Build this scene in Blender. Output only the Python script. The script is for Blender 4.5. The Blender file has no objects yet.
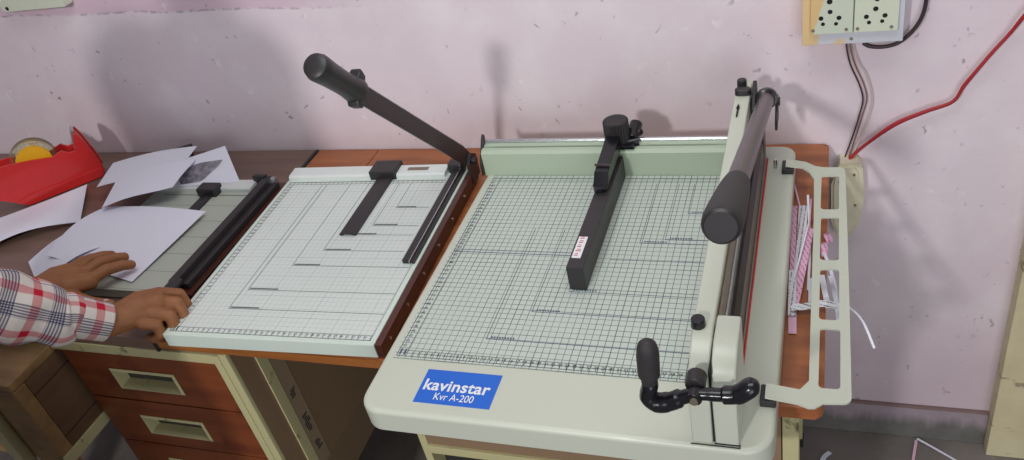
import bpy, bmesh, math, random
from math import sin, cos, pi, radians, sqrt
from mathutils import Vector, Matrix, noise

random.seed(7)
S = bpy.context.scene
COL = S.collection
V = Vector

# ------------------------------------------------------------------ materials
def nt(m):
    m.use_nodes = True
    t = m.node_tree
    for n in list(t.nodes): t.nodes.remove(n)
    o = t.nodes.new('ShaderNodeOutputMaterial')
    p = t.nodes.new('ShaderNodeBsdfPrincipled')
    t.links.new(p.outputs[0], o.inputs[0])
    return t, p

def lin(c):
    return tuple(((x / 12.92) if x <= .04045 else ((x + .055) / 1.055) ** 2.4) for x in c[:3]) + (1.,)

def rgb(r, g, b): return lin((r / 255., g / 255., b / 255.))

class G:
    """small node-graph helper"""
    def __init__(s, name):
        s.m = bpy.data.materials.new(name); s.t, s.p = nt(s.m)
    def n(s, kind, **kw):
        nd = s.t.nodes.new(kind)
        for k, v in kw.items(): setattr(nd, k, v)
        return nd
    def put(s, sock, v):
        if hasattr(v, 'links'): s.t.links.new(v, sock)
        elif v is not None: sock.default_value = v
    def math(s, op, a, b=None, c=None):
        nd = s.n('ShaderNodeMath', operation=op)
        for i, v in enumerate((a, b, c)):
            if v is not None: s.put(nd.inputs[i], v)
        return nd.outputs[0]
    def mix(s, f, a, b):
        nd = s.n('ShaderNodeMix', data_type='RGBA')
        s.put(nd.inputs[0], f); s.put(nd.inputs[6], a); s.put(nd.inputs[7], b)
        return nd.outputs[2]
    def coord(s, which='Object'):
        return s.n('ShaderNodeTexCoord').outputs[which]
    def xyz(s, v):
        nd = s.n('ShaderNodeSeparateXYZ'); s.put(nd.inputs[0], v); return nd.outputs
    def mapping(s, v, scale=(1, 1, 1), rot=(0, 0, 0), loc=(0, 0, 0)):
        nd = s.n('ShaderNodeMapping'); s.put(nd.inputs[0], v)
        nd.inputs[1].default_value = loc; nd.inputs[2].default_value = rot; nd.inputs[3].default_value = scale
        return nd.outputs[0]
    def noise(s, v, scale, detail=4, rough=.55):
        nd = s.n('ShaderNodeTexNoise'); s.put(nd.inputs['Vector'], v)
        nd.inputs['Scale'].default_value = scale; nd.inputs['Detail'].default_value = detail
        nd.inputs['Roughness'].default_value = rough
        return nd.outputs[0]
    def ramp(s, f, stops):
        nd = s.n('ShaderNodeValToRGB'); s.put(nd.inputs[0], f)
        e = nd.color_ramp.elements
        while len(e) < len(stops): e.new(.5)
        for q, (pos, c) in zip(e, stops):
            q.position = pos; q.color = c if len(c) == 4 else (*c, 1)
        return nd.outputs[0]
    def step(s, f, a, b):
        nd = s.n('ShaderNodeMapRange'); s.put(nd.inputs[0], f)
        nd.inputs[1].default_value = a; nd.inputs[2].default_value = b
        return nd.outputs[0]
    def bump(s, h, strength=.2, dist=.001):
        nd = s.n('ShaderNodeBump'); s.put(nd.inputs['Height'], h)
        nd.inputs['Strength'].default_value = strength; nd.inputs['Distance'].default_value = dist
        s.t.links.new(nd.outputs[0], s.p.inputs['Normal'])
    def base(s, c, rough=.5, metal=0., spec=.5, coat=0.):
        s.put(s.p.inputs['Base Color'], c); s.p.inputs['Roughness'].default_value = rough
        s.p.inputs['Metallic'].default_value = metal
        s.p.inputs['Specular IOR Level'].default_value = spec
        s.p.inputs['Coat Weight'].default_value = coat
        return s.m

def paint(name, c, rough=.5, metal=0., spec=.5, coat=0., var=.06, scale=30., bump=0.):
    g = G(name)
    n = g.noise(g.coord(), scale)
    c2 = tuple(x * (1 - var * 2.2) for x in c[:3]) + (1,)
    c1 = tuple(min(1, x * (1 + var)) for x in c[:3]) + (1,)
    m = g.base(g.mix(n, c2, c1), rough, metal, spec, coat)
    if bump: g.bump(g.noise(g.coord(), scale * 8), bump, .001)
    return m

M = {}
M['cream_metal'] = paint('cream_metal', rgb(203, 208, 193), .36, spec=.5, coat=.15, var=.02, scale=6)
M['guard_metal'] = paint('guard_metal', rgb(200, 205, 190), .42, var=.02, scale=6)
M['fence_green'] = paint('fence_green', rgb(182, 198, 176), .4, var=.02, scale=6)
M['white_board'] = paint('white_board', rgb(212, 226, 216), .5, var=.02, scale=8)
M['white_bar'] = paint('white_bar', rgb(222, 228, 226), .45, var=.03)
M['grey_board_side'] = paint('grey_board_side', rgb(120, 112, 100), .6)
M['black_plastic'] = paint('black_plastic', rgb(46, 43, 45), .42, var=.1, scale=120)
M['black_rubber'] = paint('black_rubber', rgb(52, 49, 51), .65, var=.1, scale=200, bump=.25)
M['black_gloss'] = paint('black_gloss', rgb(24, 24, 30), .22, var=.1)
M['tube_metal'] = paint('tube_metal', rgb(96, 86, 90), .3, metal=.75, var=.06, scale=15)
M['blade_dark'] = paint('blade_dark', rgb(62, 54, 54), .32, metal=.55, var=.1, scale=10)
M['steel'] = paint('steel', rgb(200, 204, 204), .25, metal=.9, var=.05)
M['dull_steel'] = paint('dull_steel', rgb(150, 138, 122), .42, metal=.6, var=.08)
M['red_plastic'] = paint('red_plastic', rgb(212, 44, 44), .35, var=.05, coat=.2)
M['red_strip'] = paint('red_strip', rgb(205, 52, 46), .5)
M['yellow_core'] = paint('yellow_core', rgb(238, 178, 20), .5, var=.04)
M['blue_vinyl'] = paint('blue_vinyl', rgb(28, 104, 212), .45, var=.02)
M['white_ink'] = paint('white_ink', rgb(236, 240, 244), .5, var=.01)
M['dark_ink'] = paint('dark_ink', rgb(52, 62, 66), .6, var=.02)
M['blue_ink'] = paint('blue_ink', rgb(66, 84, 108), .6, var=.02)
M['paper'] = paint('paper', rgb(234, 235, 248), .75, var=.015, scale=9)
M['pink_paper'] = paint('pink_paper', rgb(232, 186, 212), .75, var=.04)
M['socket_cream'] = paint('socket_cream', rgb(214, 220, 200), .4, var=.02)
M['dark_hole'] = paint('dark_hole', rgb(22, 20, 20), .8)
M['junction_cream'] = paint('junction_cream', rgb(222, 214, 188), .5, var=.06, scale=40)
M['red_wire'] = paint('red_wire', rgb(176, 40, 50), .45)
M['dark_wire'] = paint('dark_wire', rgb(58, 42, 48), .5)
M['brown_wire'] = paint('brown_wire', rgb(140, 104, 92), .5)
M['white_wire'] = paint('white_wire', rgb(208, 196, 190), .5)
M['dark_card'] = paint('dark_card', rgb(48, 46, 46), .6)
M['skin'] = None
M['hair'] = paint('hair', rgb(24, 20, 19), .55, var=.3, scale=150, bump=.5)
M['trousers'] = paint('trousers', rgb(44, 46, 58), .85, var=.1, scale=60)
M['shoe_leather'] = paint('shoe_leather', rgb(36, 26, 22), .4)
M['eye_white'] = paint('eye_white', rgb(230, 226, 220), .3)
M['nail'] = paint('nail', rgb(214, 176, 160), .35)
M['cavity_shade'] = paint('cavity_shade', rgb(70, 66, 58), .8)
M['tape_clear'] = None

def skin():
    g = G('skin')
    n = g.noise(g.coord(), 60, 5); n2 = g.noise(g.coord(), 400, 3)
    m = g.base(g.mix(n, rgb(128, 82, 52), rgb(164, 110, 72)), .55, spec=.35)
    g.p.inputs['Subsurface Weight'].default_value = .08
    g.p.inputs['Subsurface Radius'].default_value = (.01, .004, .002)
    g.bump(n2, .25, .0008)
    return m
M['skin'] = skin()

def tape_clear():
    g = G('tape_clear')
    m = g.base(rgb(232, 234, 206), .12, spec=.4)
    g.p.inputs['Transmission Weight'].default_value = .93
    g.p.inputs['IOR'].default_value = 1.06
    return m
M['tape_clear'] = tape_clear()

def wood(name, a, b, axis=0, scale=1., rough=.45, coat=0., dark=None):
    g = G(name)
    sc = [26., 26., 26.]; sc[axis] = 2.2
    v = g.mapping(g.coord(), tuple(x * scale for x in sc))
    n = g.noise(v, 1.6, 6, .6)
    f = g.step(n, .3, .72)
    c = g.mix(f, a, b)
    if dark:
        c = g.mix(g.step(g.noise(g.coord(), 9, 4), .55, .72), c, dark)
    m = g.base(c, rough, coat=coat)
    g.bump(n, .12, .0006)
    return m
M['desk_brown'] = wood('desk_brown', rgb(138, 78, 44), rgb(178, 108, 64), 0, rough=.4, coat=.1)
M['desk_grey'] = wood('desk_grey', rgb(112, 88, 78), rgb(130, 104, 92), 0, rough=.42, coat=.1)
M['desk_edge'] = wood('desk_edge', rgb(140, 82, 38), rgb(182, 116, 58), 0)
M['side_wood'] = wood('side_wood', rgb(58, 28, 20), rgb(88, 44, 30), 1, rough=.4, coat=.2)
M['drawer_red'] = wood('drawer_red', rgb(112, 54, 28), rgb(138, 74, 38), 0, rough=.42, coat=.1, dark=rgb(98, 40, 22))
M['panel_brown'] = paint('panel_brown', rgb(146, 121, 94), .6, var=.08, scale=6)
M['panel_pale'] = paint('panel_pale', rgb(164, 142, 116), .6, var=.08, scale=8)
M['knee_hole_shade'] = paint('knee_hole_shade', rgb(58, 50, 46), .7, var=.1, scale=6)
M['crate_wood'] = wood('crate_wood', rgb(136, 106, 68), rgb(168, 134, 88), 0, rough=.6, dark=rgb(116, 86, 54))

def plank():
    g = G('plank_side')
    o = g.xyz(g.coord())
    band = g.math('PINGPONG', o[2], .055)
    f = g.step(band, .0, .003)
    n = g.noise(g.mapping(g.coord(), (4, 4, 34)), 1.2, 5)
    c = g.mix(n, rgb(84, 60, 44), rgb(120, 90, 64))
    return g.base(g.mix(f, rgb(44, 30, 24), c), .6)
M['plank_side'] = plank()

def cream_frame():
    g = G('cream_frame')
    n = g.noise(g.coord(), 35, 6, .65)
    c = g.mix(g.step(n, .60, .70), rgb(196, 190, 144), rgb(112, 104, 70))
    return g.base(c, .5)
M['cream_frame'] = cream_frame()

def grid_mat(name, bg, ink, period, width, strength, major, mwidth, mstrength, sub=None):
    g = G(name)
    o = g.xyz(g.coord())
    def lines(p, w):
        a = g.math('LESS_THAN', g.math('PINGPONG', o[0], p / 2), w / 2)
        b = g.math('LESS_THAN', g.math('PINGPONG', o[1], p / 2), w / 2)
        return g.math('MAXIMUM', a, b)
    f = g.math('MULTIPLY', lines(period, width), strength)
    f2 = g.math('MULTIPLY', lines(major, mwidth), mstrength)
    f = g.math('MAXIMUM', f, f2)
    wear = g.step(g.noise(g.coord(), 14, 5, .6), .25, .6)
    f = g.math('MULTIPLY', f, g.math('ADD', g.math('MULTIPLY', wear, .45), .55))
    n = g.noise(g.coord(), 7, 4)
    b2 = tuple(x * .93 for x in bg[:3]) + (1,)
    return g.base(g.mix(f, g.mix(n, b2, bg), ink), .48)
M['grid_big'] = grid_mat('grid_big', rgb(200, 210, 202), rgb(46, 58, 62), .0102, .00105, .80, .051, .0012, .9)
M['grid_white'] = grid_mat('grid_white', rgb(218, 227, 222), rgb(88, 98, 100), .010, .0005, .5, .050, .0008, .65)

def grey_sheet():
    g = G('grey_board')
    o = g.xyz(g.coord())
    a = g.math('LESS_THAN', g.math('PINGPONG', o[1], .0255), .0006)
    n = g.noise(g.coord(), 9, 4)
    c = g.mix(n, rgb(178, 184, 174), rgb(192, 198, 186))
    return g.base(g.mix(g.math('MULTIPLY', a, .7), c, rgb(74, 70, 62)), .5)
M['grey_board'] = grey_sheet()

def wall_mat():
    g = G('wall_paint')
    co = g.coord(); o = g.xyz(co)
    n1 = g.noise(co, 1.5, 5, .55); n2 = g.noise(co, 7, 6, .6); n3 = g.noise(co, 46, 4, .6)
    c = g.mix(g.step(n1, .35, .68), rgb(226, 210, 219), rgb(232, 219, 227))
    # thin whitewash with pinker coat showing through
    c = g.mix(g.math('MULTIPLY', g.step(n2, .46, .7), .5), c, rgb(242, 236, 240))
    # pinker coat above an uneven painted line
    line = g.math('ADD', o[2], g.math('ADD', g.math('MULTIPLY', n2, .02), g.math('MULTIPLY', o[0], .045)))
    up = g.step(line, 1.036, 1.042)
    lft = g.step(o[0], -.80, -1.0)
    c = g.mix(g.math('MULTIPLY', g.math('MULTIPLY', up, lft), .5), c, rgb(206, 166, 190))
    edge = g.math('MULTIPLY', g.math('MULTIPLY', g.step(g.math('ABSOLUTE', g.math('SUBTRACT', line, 1.038)), .0035, .001), g.step(n3, .45, .58)), lft)
    c = g.mix(g.math('MULTIPLY', edge, .55), c, rgb(120, 104, 118))
    # chips
    nc = g.n('ShaderNodeTexNoise'); g.put(nc.inputs['Vector'], co); nc.inputs['Scale'].default_value = 34; nc.inputs['Detail'].default_value = 3
    va = g.n('ShaderNodeVectorMath', operation='SCALE'); g.put(va.inputs[0], nc.outputs['Color']); va.inputs['Scale'].default_value = .06
    vb = g.n('ShaderNodeVectorMath', operation='ADD'); g.put(vb.inputs[0], co); g.put(vb.inputs[1], va.outputs[0])
    for scl, d0, d1, amt, col, rt in ((15, .085, .05, .8, rgb(112, 94, 104), 0), (26, .11, .07, .6, rgb(128, 110, 120), .6), (40, .13, .06, .35, rgb(150, 130, 142), -.5), (21, .16, .06, .5, rgb(246, 242, 244), .3)):
        vo = g.n('ShaderNodeTexVoronoi'); g.put(vo.inputs['Vector'], g.mapping(vb.outputs[0], (1, 1, .6), rot=(0, rt, 0))); vo.inputs['Scale'].default_value = scl
        keep = g.step(g.noise(co, 4.5 + scl * .1, 3), .46, .54)
        sp = g.math('MULTIPLY', g.step(vo.outputs['Distance'], d0, d1), keep)
        c = g.mix(g.math('MULTIPLY', sp, amt), c, col)
    # duller, darker pink towards the bottom of the wall
    low = g.math('MULTIPLY', g.step(g.math('ADD', o[2], g.math('MULTIPLY', n2, .3)), .75, .30), .45)
    c = g.mix(low, c, rgb(182, 158, 168))
    m = g.base(c, .72, spec=.3)
    g.bump(g.math('ADD', g.math('MULTIPLY', n2, .8), g.math('MULTIPLY', n3, .25)), .3, .004)
    return m
M['wall_paint'] = wall_mat()

def skirting_mat():
    g = G('skirting_cement')
    co = g.coord(); o = g.xyz(co)
    drip = g.noise(g.mapping(co, (26, 1, 3)), 1., 5, .6)
    n = g.noise(co, 22, 5)
    lvl = g.math('ADD', o[2], g.math('MULTIPLY', g.math('SUBTRACT', drip, .5), .085))
    f = g.step(lvl, .040, .072)
    c = g.mix(n, rgb(88, 86, 84), rgb(132, 130, 126))
    c2 = g.mix(n, rgb(150, 134, 144), rgb(176, 160, 170))
    c = g.mix(f, c, c2)
    c = g.mix(g.step(g.math('ADD', o[2], g.math('MULTIPLY', n, .006)), .0945, .097), c, rgb(126, 104, 100))
    m = g.base(c, .8)
    g.bump(n, .4, .003)
    return m
M['skirting_cement'] = skirting_mat()

def floor_mat():
    g = G('floor_cement')
    co = g.coord()
    n = g.noise(co, 5, 6, .6); n2 = g.noise(co, 40, 4)
    c = g.mix(g.step(n, .3, .7), rgb(98, 92, 88), rgb(134, 126, 122))
    c = g.mix(g.math('MULTIPLY', g.step(n2, .58, .7), .5), c, rgb(132, 122, 116))
    m = g.base(c, .75)
    g.bump(n2, .3, .003)
    return m
M['floor_cement'] = floor_mat()

def pillar_mat():
    g = G('pillar_paint')
    co = g.coord()
    n = g.noise(co, 9, 6, .6); n2 = g.noise(g.mapping(co, (1, 1, 2)), 18, 5, .65)
    c = g.mix(g.step(n, .35, .7), rgb(204, 192, 154), rgb(222, 212, 176))
    c = g.mix(g.math('MULTIPLY', g.step(n2, .60, .68), .7), c, rgb(122, 104, 84))
    m = g.base(c, .7)
    g.bump(n2, .3, .003)
    return m
M['pillar_paint'] = pillar_mat()

def stained_box():
    g = G('box_plate')
    co = g.coord(); o = g.xyz(co)
    n = g.noise(co, 22, 4)
    l = g.math('ADD', o[0], g.math('MULTIPLY', n, .022))
    f = g.step(l, -.036, -.045)
    n2 = g.noise(g.mapping(co, (1, 1, 3)), 16, 3)
    f2 = g.math('MULTIPLY', g.step(n2, .50, .56), g.math('MULTIPLY', g.step(o[2], .014, .008), g.step(o[0], -.004, -.018)))
    f = g.math('MAXIMUM', f, f2)
    return g.base(g.mix(f, rgb(206, 208, 218), rgb(226, 196, 146)), .45)
M['box_plate'] = stained_box()

def stained_socket():
    g = G('socket_stained')
    co = g.coord(); o = g.xyz(co)
    l = g.math('SUBTRACT', o[0], g.math('MULTIPLY', g.math('SUBTRACT', o[2], .025), .30))
    l = g.math('ADD', l, g.math('MULTIPLY', g.noise(co, 60, 3), .008))
    f = g.step(l, -.0505, -.0535)
    return g.base(g.mix(f, rgb(206, 214, 196), rgb(222, 190, 136)), .4)
M['socket_stained'] = stained_socket()

def scrap_print(name, base, ink, ang, period):
    g = G(name)
    o = g.xyz(g.mapping(g.coord(), rot=(0, 0, ang)))
    a = g.math('LESS_THAN', g.math('PINGPONG', o[0], period / 2), period * .17)
    n = g.noise(g.mapping(g.coord(), (300, 300, 300)), 1, 2)
    f = g.math('MULTIPLY', a, g.step(n, .44, .5))
    return g.base(g.mix(g.math('MULTIPLY', f, .75), base, ink), .75)
M['scrap_print'] = scrap_print('scrap_print', rgb(226, 224, 232), rgb(70, 70, 84), .05, .006)
M['scrap_pink_print'] = scrap_print('scrap_pink_print', rgb(234, 184, 214), rgb(160, 96, 132), -.35, .0055)
M['scrap_stripe'] = scrap_print('scrap_stripe', rgb(228, 228, 234), rgb(60, 64, 84), pi / 2 + .2, .006)

def plaid():
    g = G('plaid_cloth')
    uv = g.n('ShaderNodeUVMap').outputs[0]
    o = g.xyz(uv)
    def stripe(c, period, off, half):
        d = g.math('PINGPONG', g.math('ADD', c, off), period / 2)
        return g.math('LESS_THAN', d, half)
    P = .074
    def fine(c, off):
        zone = stripe(c, P, off, .0115)
        l = g.math('LESS_THAN', g.math('PINGPONG', c, .00215), .0011)
        return g.math('MULTIPLY', zone, l)
    red = g.math('MULTIPLY', g.math('ADD', stripe(o[0], P, .039, .0065), stripe(o[1], P, .039, .0065)), .56)
    navy = g.math('MULTIPLY', g.math('ADD', fine(o[0], 0), fine(o[1], 0)), .74)
    haze = g.math('MULTIPLY', g.math('ADD', stripe(o[0], P, .0, .0115), stripe(o[1], P, .0, .0115)), .24)
    n = g.noise(uv, 60, 3)
    c = g.mix(n, rgb(198, 190, 184), rgb(222, 214, 208))
    c = g.mix(haze, c, rgb(100, 100, 130))
    c = g.mix(red, c, rgb(186, 30, 56))
    c = g.mix(g.math('MINIMUM', navy, .92), c, rgb(34, 36, 72))
    m = g.base(c, .85, spec=.2)
    g.bump(g.noise(uv, 900, 2), .2, .0005)
    return m
M['plaid_cloth'] = plaid()

# ------------------------------------------------------------------ objects
WORLD = {}          # root object -> world matrix

def wm(o):
    if o is None: return Matrix()
    m = WORLD.get(o.name)
    if m is not None: return m
    return wm(o.parent)

def thing(name, label, cat, loc=(0, 0, 0), rotz=0., group=None):
    o = bpy.data.objects.new(name, None); COL.objects.link(o)
    o.location = loc; o.rotation_euler = (0, 0, rotz); o.empty_display_size = .05
    WORLD[o.name] = Matrix.Translation(loc) @ Matrix.Rotation(rotz, 4, 'Z')
    return tag(o, label, cat, group)

def tag(o, label, cat, group=None):
    o['label'] = label; o['category'] = cat
    if group: o['group'] = group
    return o

def rrect(x0, x1, y0, y1, r, seg=6):
    if not isinstance(r, (tuple, list)): r = (r,) * 4
    pts = []
    for (cx, cy, a0, rr) in ((x0, y0, pi, r[0]), (x1, y0, 1.5 * pi, r[1]), (x1, y1, 0, r[2]), (x0, y1, .5 * pi, r[3])):
        sx = 1 if cx == x0 else -1; sy = 1 if cy == y0 else -1
        if rr <= 0: pts.append((cx, cy)); continue
        for k in range(seg + 1):
            a = a0 + k * pi / 2 / seg
            pts.append((cx + sx * rr + rr * cos(a), cy + sy * rr + rr * sin(a)))
    return pts

class MB:
    def __init__(s): s.bm = bmesh.new(); s.uv = None
    def box(s, x0, x1, y0, y1, z0, z1, bevel=0., mat=None, seg=2):
        b = bmesh.new()
        vs = [b.verts.new((x, y, z)) for z in (z0, z1) for x, y in ((x0, y0), (x1, y0), (x1, y1), (x0, y1))]
        for f in ((3, 2, 1, 0), (4, 5, 6, 7), (0, 1, 5, 4), (1, 2, 6, 5), (2, 3, 7, 6), (3, 0, 4, 7)):
            b.faces.new([vs[i] for i in f])
        if bevel: bmesh.ops.bevel(b, geom=b.edges[:], offset=bevel, segments=seg, affect='EDGES', profile=.5)
        return s.add(b, mat)
    def add(s, b, mat=None):
        if mat is not None: bmesh.ops.transform(b, matrix=mat, verts=b.verts)
        me = bpy.data.meshes.new('t'); b.to_mesh(me); b.free()
        s.bm.from_mesh(me); bpy.data.meshes.remove(me); return s
    def prism(s, pts, z0, z1, bevel=0., seg=3, plane='XY', mat=None, holes=(), both=False):
        """extrude a 2D outline; plane XY -> extrude z, XZ -> extrude y, YZ -> extrude x"""
        b = bmesh.new()
        if holes:
            es = []
            for loop in [pts] + list(holes):
                vs = [b.verts.new((p[0], p[1], z0)) for p in loop]
                es += [b.edges.new((vs[i], vs[(i + 1) % len(vs)])) for i in range(len(vs))]
            bmesh.ops.triangle_fill(b, use_beauty=True, edges=es, use_dissolve=False)
            faces = b.faces[:]
        else:
            faces = [b.faces.new([b.verts.new((p[0], p[1], z0)) for p in pts])]
        r = bmesh.ops.extrude_face_region(b, geom=faces)
        tv = [g for g in r['geom'] if isinstance(g, bmesh.types.BMVert)]
        bmesh.ops.translate(b, verts=tv, vec=(0, 0, z1 - z0))
        bmesh.ops.recalc_face_normals(b, faces=b.faces[:])
        if bevel:
            def rim(e, zz): return all(abs(v.co.z - zz) < 1e-6 for v in e.verts) and any(abs(f.normal.z) < .5 for f in e.link_faces)
            ed = [e for e in b.edges if rim(e, z1) or (both and rim(e, z0))]
            bmesh.ops.bevel(b, geom=ed, offset=bevel, segments=seg, affect='EDGES', profile=.5)
        if plane == 'XZ': bmesh.ops.transform(b, matrix=Matrix(((1, 0, 0, 0), (0, 0, 1, 0), (0, 1, 0, 0), (0, 0, 0, 1))), verts=b.verts)
        if plane == 'YZ': bmesh.ops.transform(b, matrix=Matrix(((0, 0, 1, 0), (1, 0, 0, 0), (0, 1, 0, 0), (0, 0, 0, 1))), verts=b.verts)
        bmesh.ops.recalc_face_normals(b, faces=b.faces[:])
        return s.add(b, mat)
    def tube(s, pts, rad, seg=12, cap=True, flat=1., up=None, rnd=False):
        pts = [V(p) for p in pts]; n = len(pts)
        if not isinstance(rad, (list, tuple)): rad = [rad] * n
        if rnd:      # rounded ends
            def dome(p, q, r):
                d = (p - q).normalized(); return [(p + d * r * sin(a), r * cos(a)) for a in (.5, .95, 1.3, 1.5)]
            a = dome(pts[0], pts[1], rad[0])[::-1]; z = dome(pts[-1], pts[-2], rad[-1])
            pts = [p for p, _ in a] + pts + [p for p, _ in z]; rad = [r for _, r in a] + list(rad) + [r for _, r in z]; n = len(pts)
        b = bmesh.new(); rings = []
        t0 = (pts[1] - pts[0]).normalized()
        u = V(up) if up else (V((0, 0, 1)) if abs(t0.z) < .9 else V((1, 0, 0)))
        for i, p in enumerate(pts):
            t = ((pts[min(i + 1, n - 1)] - pts[max(i - 1, 0)])).normalized()
            u = (u - t * u.dot(t)).normalized(); w = t.cross(u)
            rings.append([b.verts.new(p + (u * sin(2 * pi * k / seg) * flat + w * cos(2 * pi * k / seg)) * rad[i]) for k in range(seg)])
        for i in range(n - 1):
            for k in range(seg):
                b.faces.new((rings[i][k], rings[i][(k + 1) % seg], rings[i + 1][(k + 1) % seg], rings[i + 1][k]))
        if cap:
            b.faces.new(rings[0][::-1]); b.faces.new(rings[-1])
        bmesh.ops.recalc_face_normals(b, faces=b.faces[:])
        return s.add(b)
    def cyl(s, p0, p1, r0, r1=None, seg=24, bevel=0.):
        p0 = V(p0); p1 = V(p1); r1 = r0 if r1 is None else r1
        if bevel:
            d = (p1 - p0).normalized() * bevel
            return s.tube([p0, p0 + d * .3, p0 + d, p1 - d, p1 - d * .3, p1], [r0 - bevel, r0 - bevel * .3, r0, r1, r1 - bevel * .3, r1 - bevel], seg)
        return s.tube([p0, p1], [r0, r1], seg)
    def ball(s, c, r, sc=(1, 1, 1), seg=16):
        b = bmesh.new(); bmesh.ops.create_uvsphere(b, u_segments=seg, v_segments=seg // 2 + 2, radius=r)
        return s.add(b, Matrix.Translation(c) @ Matrix.Diagonal((*sc, 1)))
    def strip(s, a, b_, w, z, t=.0003):
        """thin printed line on a horizontal surface"""
        a = V((a[0], a[1], 0)); b_ = V((b_[0], b_[1], 0)); d = (b_ - a).normalized(); n = V((-d.y, d.x, 0)) * w / 2
        vs = [a + n, a - n, b_ - n, b_ + n]
        return s.prism([(v.x, v.y) for v in vs], z, z + t)
    def mesh(s, me, mat=None):
        b = bmesh.new(); b.from_mesh(me); return s.add(b, mat)
    def build(s, name, mat, parent=None, smooth=True, local=False, sharp=32):
        me = bpy.data.meshes.new(name)
        if parent is not None and not local:
            bmesh.ops.transform(s.bm, matrix=wm(parent).inverted(), verts=s.bm.verts)
        s.bm.normal_update()
        if smooth:
            for f in s.bm.faces: f.smooth = True
            for e in s.bm.edges:
                if len(e.link_faces) == 2 and e.link_faces[0].normal.angle(e.link_faces[1].normal, 0) > radians(sharp): e.smooth = False
        s.bm.to_mesh(me); s.bm.free()
        me.materials.append(M[mat] if isinstance(mat, str) else mat)
        o = bpy.data.objects.new(name, me); COL.objects.link(o)
        if parent is not None: o.parent = parent
        if smooth and sharp < 90:
            w_ = o.modifiers.new('normals', 'WEIGHTED_NORMAL'); w_.keep_sharp = True
        return o

def struct(o): o['kind'] = 'structure'; return o

def baked(o):
    """evaluate modifiers / text into a plain mesh and drop the source object"""
    bpy.context.view_layer.update()
    dg = bpy.context.evaluated_depsgraph_get()
    me = bpy.data.meshes.new_from_object(o.evaluated_get(dg), depsgraph=dg)
    d = o.data; bpy.data.objects.remove(o)
    if isinstance(d, bpy.types.Mesh): bpy.data.meshes.remove(d)
    else: bpy.data.curves.remove(d)
    return me

def text_mesh(body, width=None, height=None, bold=0., extrude=.0002, spacing=1.):
    cu = bpy.data.curves.new('t', 'FONT'); cu.body = body; cu.size = 1.; cu.offset = bold; cu.extrude = 0.
    cu.align_x = 'CENTER'; cu.align_y = 'CENTER'; cu.space_character = spacing; cu.resolution_u = 4
    o = bpy.data.objects.new('t', cu); COL.objects.link(o)
    me = baked(o)
    xs = [v.co.x for v in me.vertices]; ys = [v.co.y for v in me.vertices]
    sx = width / (max(xs) - min(xs)) if width else None
    sy = height / (max(ys) - min(ys)) if height else sx
    sx = sx or sy
    cx = (max(xs) + min(xs)) / 2; cy = (max(ys) + min(ys)) / 2
    for v in me.vertices: v.co = ((v.co.x - cx) * sx, (v.co.y - cy) * sy, 0)
    return me

def capsules(chains, voxel, smooth=4):
    """union of tapered chains of spheres, remeshed into one continuous skin"""
    mb = MB()
    for ch in chains:
        for i, (p, r) in enumerate(ch):
            mb.ball(p, r, seg=14)
            if i + 1 < len(ch):
                q, r2 = ch[i + 1]
                if (V(q) - V(p)).length > 1e-5:
                    mb.tube([p, q], [r, r2], 14)
    me = bpy.data.meshes.new('c'); mb.bm.to_mesh(me); mb.bm.free()
    o = bpy.data.objects.new('c', me); COL.objects.link(o)
    md = o.modifiers.new('r', 'REMESH'); md.mode = 'VOXEL'; md.voxel_size = voxel; md.use_smooth_shade = True
    if smooth:
        sm = o.modifiers.new('s', 'SMOOTH'); sm.factor = .5; sm.iterations = smooth
    return baked(o)

def bez(pts, n=8):
    """Catmull-Rom through points"""
    P = [V(p) for p in pts]; P = [P[0] * 2 - P[1]] + P + [P[-1] * 2 - P[-2]]
    out = []
    for i in range(1, len(P) - 2):
        for k in range(n):
            t = k / n
            a, b, c, d = P[i - 1], P[i], P[i + 1], P[i + 2]
            out.append(.5 * ((2 * b) + (c - a) * t + (2 * a - 5 * b + 4 * c - d) * t * t + (3 * b - a - 3 * c + d) * t ** 3))
    out.append(P[-2]); return out

def sheet(name, label, corners, mat='paper', disp=None, n=14, thick=.0004, cat='paper', group=None, label_cat=True):
    """a leaf of paper: bilinear patch through four corners (P00,P10,P11,P01) bent by disp(u,v)"""
    a, b, c, d = [V(q) for q in corners]
    bm = bmesh.new(); g = []
    for j in range(n + 1):
        row = []
        for i in range(n + 1):
            u, v = i / n, j / n
            p = a * (1 - u) * (1 - v) + b * u * (1 - v) + c * u * v + d * (1 - u) * v
            if disp: p = p + V((0, 0, disp(u, v)))
            row.append(bm.verts.new(p))
        g.append(row)
    for j in range(n):
        for i in range(n): bm.faces.new((g[j][i], g[j][i + 1], g[j + 1][i + 1], g[j + 1][i]))
    r = bmesh.ops.extrude_face_region(bm, geom=bm.faces[:])
    bmesh.ops.translate(bm, verts=[q for q in r['geom'] if isinstance(q, bmesh.types.BMVert)], vec=(0, 0, thick))
    bmesh.ops.recalc_face_normals(bm, faces=bm.faces[:])
    mb = MB(); mb.bm.free(); mb.bm = bm
    o = mb.build(name, mat, sharp=60)
    if label: tag(o, label, cat, group)
    return o

# ================================================================== SETTING
struct(MB().box(-3.2, .9, 0, .12, -.02, 2.7).build('wall_back', 'wall_paint', smooth=False))
struct(MB().box(.329, .9, -.038, 0, 0, 2.7, bevel=.003).build('wall_right', 'pillar_paint'))
struct(MB().box(-3.2, .9, -3.6, .12, -.06, 0).build('floor', 'floor_cement', smooth=False))
struct(MB().box(-3.2, .329, -.009, 0, 0, .097, bevel=.002).build('baseboard_back', 'skirting_cement', smooth=False))

DZ = .75
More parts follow.
